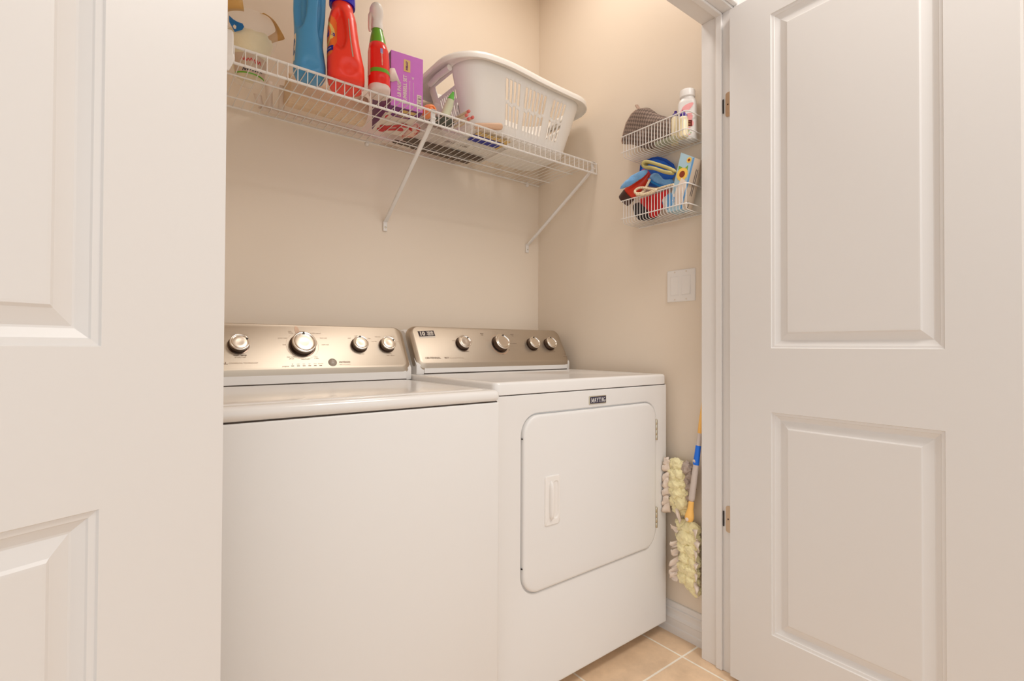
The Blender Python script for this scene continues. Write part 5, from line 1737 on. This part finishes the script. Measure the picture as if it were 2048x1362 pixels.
# sunflower box: leaning, front face towards the room, grey side to the right
sbx = thing('sunflower_box', 'pale blue sunflower tissue box with grey side, leaning in lower wire basket', 'box', (-0.052, -0.845, ZL0 + 0.004), rot=(0, 0, 0))
th = math.radians(0)
# front face corners in (y,z), relative to the root; the carton leans to the right
bl, br_, tr_, tl_ = Vector((0.014, 0.006)), Vector((-0.0005, -0.0005)), Vector((-0.044, 0.1660)), Vector((0.004, 0.1990))
fl = [(0.034, 0.000), (-0.002, 0.000), (-0.047, 0.160), (0.006, 0.192)]
xf, xb = -0.040, 0.040
fl = [(0.060, 0.003), (0.002, 0.003), (-0.045, 0.160), (0.006, 0.192)]
shift = Vector((-0.020, 0.0))
bm = NB()
A = [Vector((xf, p[0], p[1])) for p in fl]
lean = Vector((0.0, -0.001, 0.0))
Bk = [p + Vector((0.052, 0, 0)) + lean for p in A]
loft(bm, [A, Bk])
for f in bm.faces:
    c = f.calc_center_median()
for f in bm.faces:
    ids = 0
    if abs(f.calc_center_median().x - xf) < 1e-4: ids = 0
    vs_ = [v.co for v in f.verts]
    if all(any((v - q).length < 1e-5 for q in (A[1], A[2], Bk[1], Bk[2])) for v in vs_): ids = 1
    f.material_index = ids
M['box_blue'] = mat('pale_blue_card', srgb(178, 210, 226), 0.5, var=0.05, vscale=25)
M['box_grey'] = mat('grey_printed_card', srgb(198, 180, 160), 0.55, var=0.04, vscale=30)
obj('carton', bm, [M['box_blue'], M['box_grey']], parent=sbx)
def onface(u, v, off=0.0006):     # u along the bottom edge (0..1), v up the side (0..1)
    p = (A[0] * (1 - u) + A[1] * u) * (1 - v) + (A[3] * (1 - u) + A[2] * u) * v
    return p + Vector((-off, 0, 0))
M['sun_petal'] = mat('sunflower_yellow', srgb(252, 208, 98), 0.5, var=0.05)
M['sun_heart'] = mat('sunflower_brown', srgb(140, 55, 28), 0.5, var=0.1)
M['leaf'] = mat('leaf_green', srgb(120, 172, 60), 0.5, var=0.08)
bm = NB()
def onyz(y, z, off): return Vector((xf - off, y, z))
flw = [(0.0015, 0.118, 0.0225), (-0.0245, 0.158, 0.0095)]
def rays(y, z, r, n):
    return [(y + r * (1.0 if k % 2 else 0.90) * math.cos(2 * PI * k / (2 * n)), z + r * (1.0 if k % 2 else 0.90) * math.sin(2 * PI * k / (2 * n))) for k in range(2 * n)]
for (y, z, r) in flw:
    flat_poly(bm, rays(y, z, r, 14), lambda u, v: onyz(u, v, 0.0008))
sf = obj('flower_petals', bm, M['sun_petal'], parent=sbx)
bm = NB()
for (y, z, r) in flw:
    flat_poly(bm, disc(20, r * 0.48, r * 0.48, y, z), lambda u, v: onyz(u, v, 0.0012))
obj('flower_hearts', bm, M['sun_heart'], parent=sf)
bm = NB()
flat_poly(bm, [(0.016, 0.136), (0.014, 0.150), (0.000, 0.140), (0.004, 0.132)], lambda u, v: onyz(u, v, 0.0006))
flat_poly(bm, [(-0.008, 0.134), (-0.021, 0.143), (-0.018, 0.125), (-0.010, 0.126)], lambda u, v: onyz(u, v, 0.0006))
obj('leaves', bm, M['leaf'], parent=sbx)
bm = NB()
flat_poly(bm, [(0.0035, 0.107), (0.0300, 0.062), (0.030, 0.020), (-0.004, 0.020), (-0.020, 0.078), (-0.0125, 0.092)], lambda u, v: onyz(u, v, 0.0015))
obj('torn_white_card', bm, M['paper'], parent=sbx)
bm = NB()
e = (A[2] - A[1])
w_ = Vector((0, 0.006, 0.0))
bm.faces.new([bm.verts.new(p + Vector((-0.0018, 0, 0))) for p in (A[1], A[2], A[2] + w_ + e * 0.0, A[1] + w_)])
obj('blue_edge', bm, mat('edge_blue', srgb(100, 160, 215), 0.5, var=0.05), parent=sbx)
bm = NB()
nrm = (Bk[1] - A[1]).cross(A[2] - A[1]).normalized()
if nrm.y > 0: nrm = -nrm
def onside(u, v, off=0.0006): return A[1] + (Bk[1] - A[1]) * u + (A[2] - A[1]) * v + nrm * off
for u in (0.42, 0.58):
    flat_poly(bm, [(u, 0.28), (u + 0.05, 0.28), (u + 0.05, 0.80), (u, 0.80)], onside)
for k in range(20):
    a0, a1 = 2 * PI * k / 20, 2 * PI * (k + 1) / 20
    flat_poly(bm, [(0.42 + r * math.cos(a) * 0.8, 0.10 + r * math.sin(a) * 0.30) for r, a in ((0.16, a0), (0.20, a0), (0.20, a1), (0.16, a1))], onside)
obj('side_print', bm, mat('side_ink', srgb(52, 45, 62), 0.5, var=0.05), parent=sbx)

# ------------------------------------------------------------ two fluffy dusters and their handle on the right wall
M['duster_yellow'] = mat('pale_yellow_fibre', srgb(250, 238, 188), 0.95, bump=1.0, bscale=260, var=0.07, vscale=40, sheen=0.5)
M['duster_grey'] = mat('grey_soiled_fibre', srgb(188, 170, 158), 0.95, bump=0.7, bscale=220, var=0.12, vscale=40)
def blobs(name, cs, material, root, seed, rough=0.30):
    bm = NB()
    for i, (y, z, r, x) in enumerate(cs):
        b2 = bmesh.new()
        bmesh.ops.create_icosphere(b2, subdivisions=4, radius=1.0)
        for v in b2.verts:
            p = v.co.copy()
            q = noise.noise(p * 1.7 + Vector((i * 3.7 + seed, seed, 0))) + 0.6 * noise.noise(p * 4.6 + Vector((seed, i * 1.3, 0))) + 0.35 * noise.noise(p * 11 + Vector((seed, 0, i * 2.1)))
            p = p * (1 + rough * q)
            v.co = Vector((x + p.x * r * 0.75, y + p.y * r, z + p.z * r * 0.95))
        me = bpy.data.meshes.new('tmp')
        b2.to_mesh(me); b2.free()
        bm.from_mesh(me)
        bpy.data.meshes.remove(me)
    for v in bm.verts:
        v.co.x = min(v.co.x, -0.002)
    return wobj(name, bm, material, root, smooth=True, autosmooth=0)
def flaps(root, items, y_start, side, seed):
    """thin torn paper flaps at the edge of a duster, each a part; side +1 = towards the dryer"""
    rnd = random.Random(seed)
    for z, sl in items:
        L, w = rnd.uniform(0.018, 0.028), rnd.uniform(0.026, 0.042)
        bm = NB()
        rows = []
        for k in range(7):
            u = k / 6
            row = []
            for j in range(5):
                s_ = j / 4 - 0.5
                yy = min(y_start + side * L * u, -0.7435)
                zz = z + 0.004 * math.sin(4 * s_ + seed + u) + sl * L * u + s_ * w * (1 - 0.25 * u) + 0.003 * rnd.uniform(-1, 1) * (u > 0.8)
                xx = -0.049 - 0.010 * u - 0.006 * math.sin(3.0 * u + 5 * s_ + seed) - 0.003 * math.sin(9 * s_ + z * 90)
                row.append((min(-0.0045, xx), yy, zz))
            rows.append(row)
        loft(bm, rows, close_ring=False, cap=(False, False))
        o = wobj('paper_flap', bm, M['paper'], root, smooth=True, autosmooth=0)
        o.modifiers.new('thick', 'SOLIDIFY').thickness = 0.0007
du = thing('duster', 'upper yellow and grey fluffy duster hanging between dryer and doorway', 'duster', (-0.03, -0.795, 0.43), group='fluffy dusters hanging on the right wall')
bpy.context.view_layer.update()
blobs('fibres', [(-0.772, 0.600, 0.024, -0.032), (-0.790, 0.604, 0.022, -0.038), (-0.778, 0.570, 0.026, -0.036), (-0.800, 0.575, 0.022, -0.042), (-0.783, 0.540, 0.027, -0.040), (-0.806, 0.545, 0.022, -0.036), (-0.790, 0.508, 0.028, -0.040),
                 (-0.812, 0.515, 0.020, -0.036), (-0.780, 0.478, 0.026, -0.034), (-0.806, 0.480, 0.026, -0.040), (-0.790, 0.452, 0.022, -0.034), (-0.812, 0.450, 0.018, -0.030)], M['duster_yellow'], du, 1.0)
blobs('soiled_fibres', [(-0.826, 0.600, 0.020, -0.038), (-0.838, 0.578, 0.018, -0.034), (-0.826, 0.560, 0.017, -0.034), (-0.836, 0.535, 0.018, -0.034), (-0.828, 0.505, 0.016, -0.034)], M['duster_grey'], du, 4.0, 0.45)
flaps(du, [(0.612, 0.0), (0.588, 0.2), (0.562, -0.2), (0.535, 0.1), (0.508, -0.1), (0.474, 0.1), (0.452, -0.3)], -0.7655, 1, 31)
flaps(du, [(0.452, -1.2)], -0.792, -1, 33)
du2 = thing('duster', 'lower pale yellow fluffy duster hanging just above the baseboard by the doorway', 'duster', (-0.03, -0.83, 0.20), group='fluffy dusters hanging on the right wall')
bpy.context.view_layer.update()
blobs('fibres', [(-0.805, 0.402, 0.024, -0.034), (-0.826, 0.398, 0.022, -0.040), (-0.850, 0.400, 0.024, -0.036), (-0.800, 0.368, 0.020, -0.034), (-0.824, 0.366, 0.028, -0.044), (-0.852, 0.366, 0.026, -0.040), (-0.818, 0.332, 0.026, -0.042), (-0.846, 0.330, 0.028, -0.042),
                 (-0.826, 0.298, 0.026, -0.042), (-0.853, 0.296, 0.026, -0.040), (-0.822, 0.264, 0.027, -0.040), (-0.850, 0.262, 0.026, -0.042), (-0.818, 0.230, 0.026, -0.038), (-0.846, 0.228, 0.026, -0.040), (-0.858, 0.200, 0.022, -0.036), (-0.836, 0.208, 0.020, -0.034)], M['duster_yellow'], du2, 9.0)
flaps(du2, [(0.382, 0.4), (0.340, -0.5), (0.312, -0.6), (0.282, -0.9), (0.250, -0.8), (0.226, -0.2)], -0.800, 1, 41)
flaps(du2, [(0.384, 0.5), (0.352, 0.1), (0.318, -0.2), (0.284, -0.1), (0.250, -0.3), (0.216, -0.6)], -0.8585, -1, 43)

# handle wand
wd_ = thing('cleaning_wand', 'grey duster wand with orange yellow ends and a blue sticker hanging beside the doorway', 'wand', (-0.055, -0.846, 0.43))
bpy.context.view_layer.update()
P0, P1 = Vector((-0.068, -0.8525, 0.4330)), Vector((-0.040, -0.8850, 0.7900))
ax_ = (P1 - P0).normalized()
wpt = lambda z: P0 + ax_ * ((z - 0.4330) / ax_.z)
bm = NB()
tube(bm, [wpt(z) for z in (0.500, 0.505, 0.512, 0.60, 0.675, 0.727)], [0.0055, 0.0095, 0.0100, 0.0098, 0.0085, 0.0075], 20)
wobj('shaft', bm, mat('silver_grey_plastic', srgb(205, 192, 184), 0.35, var=0.03), wd_, smooth=True)
M['amber'] = mat('amber_plastic', srgb(250, 195, 105), 0.4, var=0.04)
bm = NB()
tube(bm, [wpt(z) for z in (0.432, 0.436, 0.444, 0.456, 0.475, 0.498, 0.501)], [0.006, 0.0120, 0.0148, 0.0140, 0.0095, 0.0088, 0.006], 20)
wobj('lower_grip', bm, M['amber'], wd_, smooth=True)
bm = NB()
tube(bm, [wpt(z) for z in (0.725, 0.728, 0.76, 0.80, 0.835, 0.84)], [0.006, 0.0080, 0.0085, 0.0080, 0.0070, 0.004], 20)
wobj('upper_grip', bm, M['amber'], wd_, smooth=True)
bm = NB()
tube(bm, [wpt(z) for z in (0.622, 0.624, 0.66, 0.684, 0.686)], [0.0098, 0.0101, 0.0091, 0.0088, 0.0084], 20, cap=False)
stk = wobj('sticker', bm, mat('sticker_blue', srgb(15, 110, 225), 0.4, var=0.05), wd_, smooth=True)
bm = NB()
lathe(bm, [(0.0062, 0), (0.0062, 0.0006), (0, 0.0007)], 20, Matrix.Translation(wpt(0.634) + Vector((-0.0085, 0.0035, 0))) @ Matrix.Rotation(-PI / 2 - 0.35, 4, 'Z') @ Matrix.Rotation(PI / 2, 4, 'X'))
wobj('sticker_disc', bm, M['paper'], stk)
bm = NB()
lathe(bm, [(0.0060, 0), (0.0060, 0.0010), (0.003, 0.0020), (0, 0.0021)], 20, Matrix.Translation(wpt(0.443) + Vector((-0.0135, -0.0005, 0))) @ Matrix.Rotation(-PI / 2, 4, 'Y'))
wobj('button', bm, M['paper'], wd_, smooth=True)
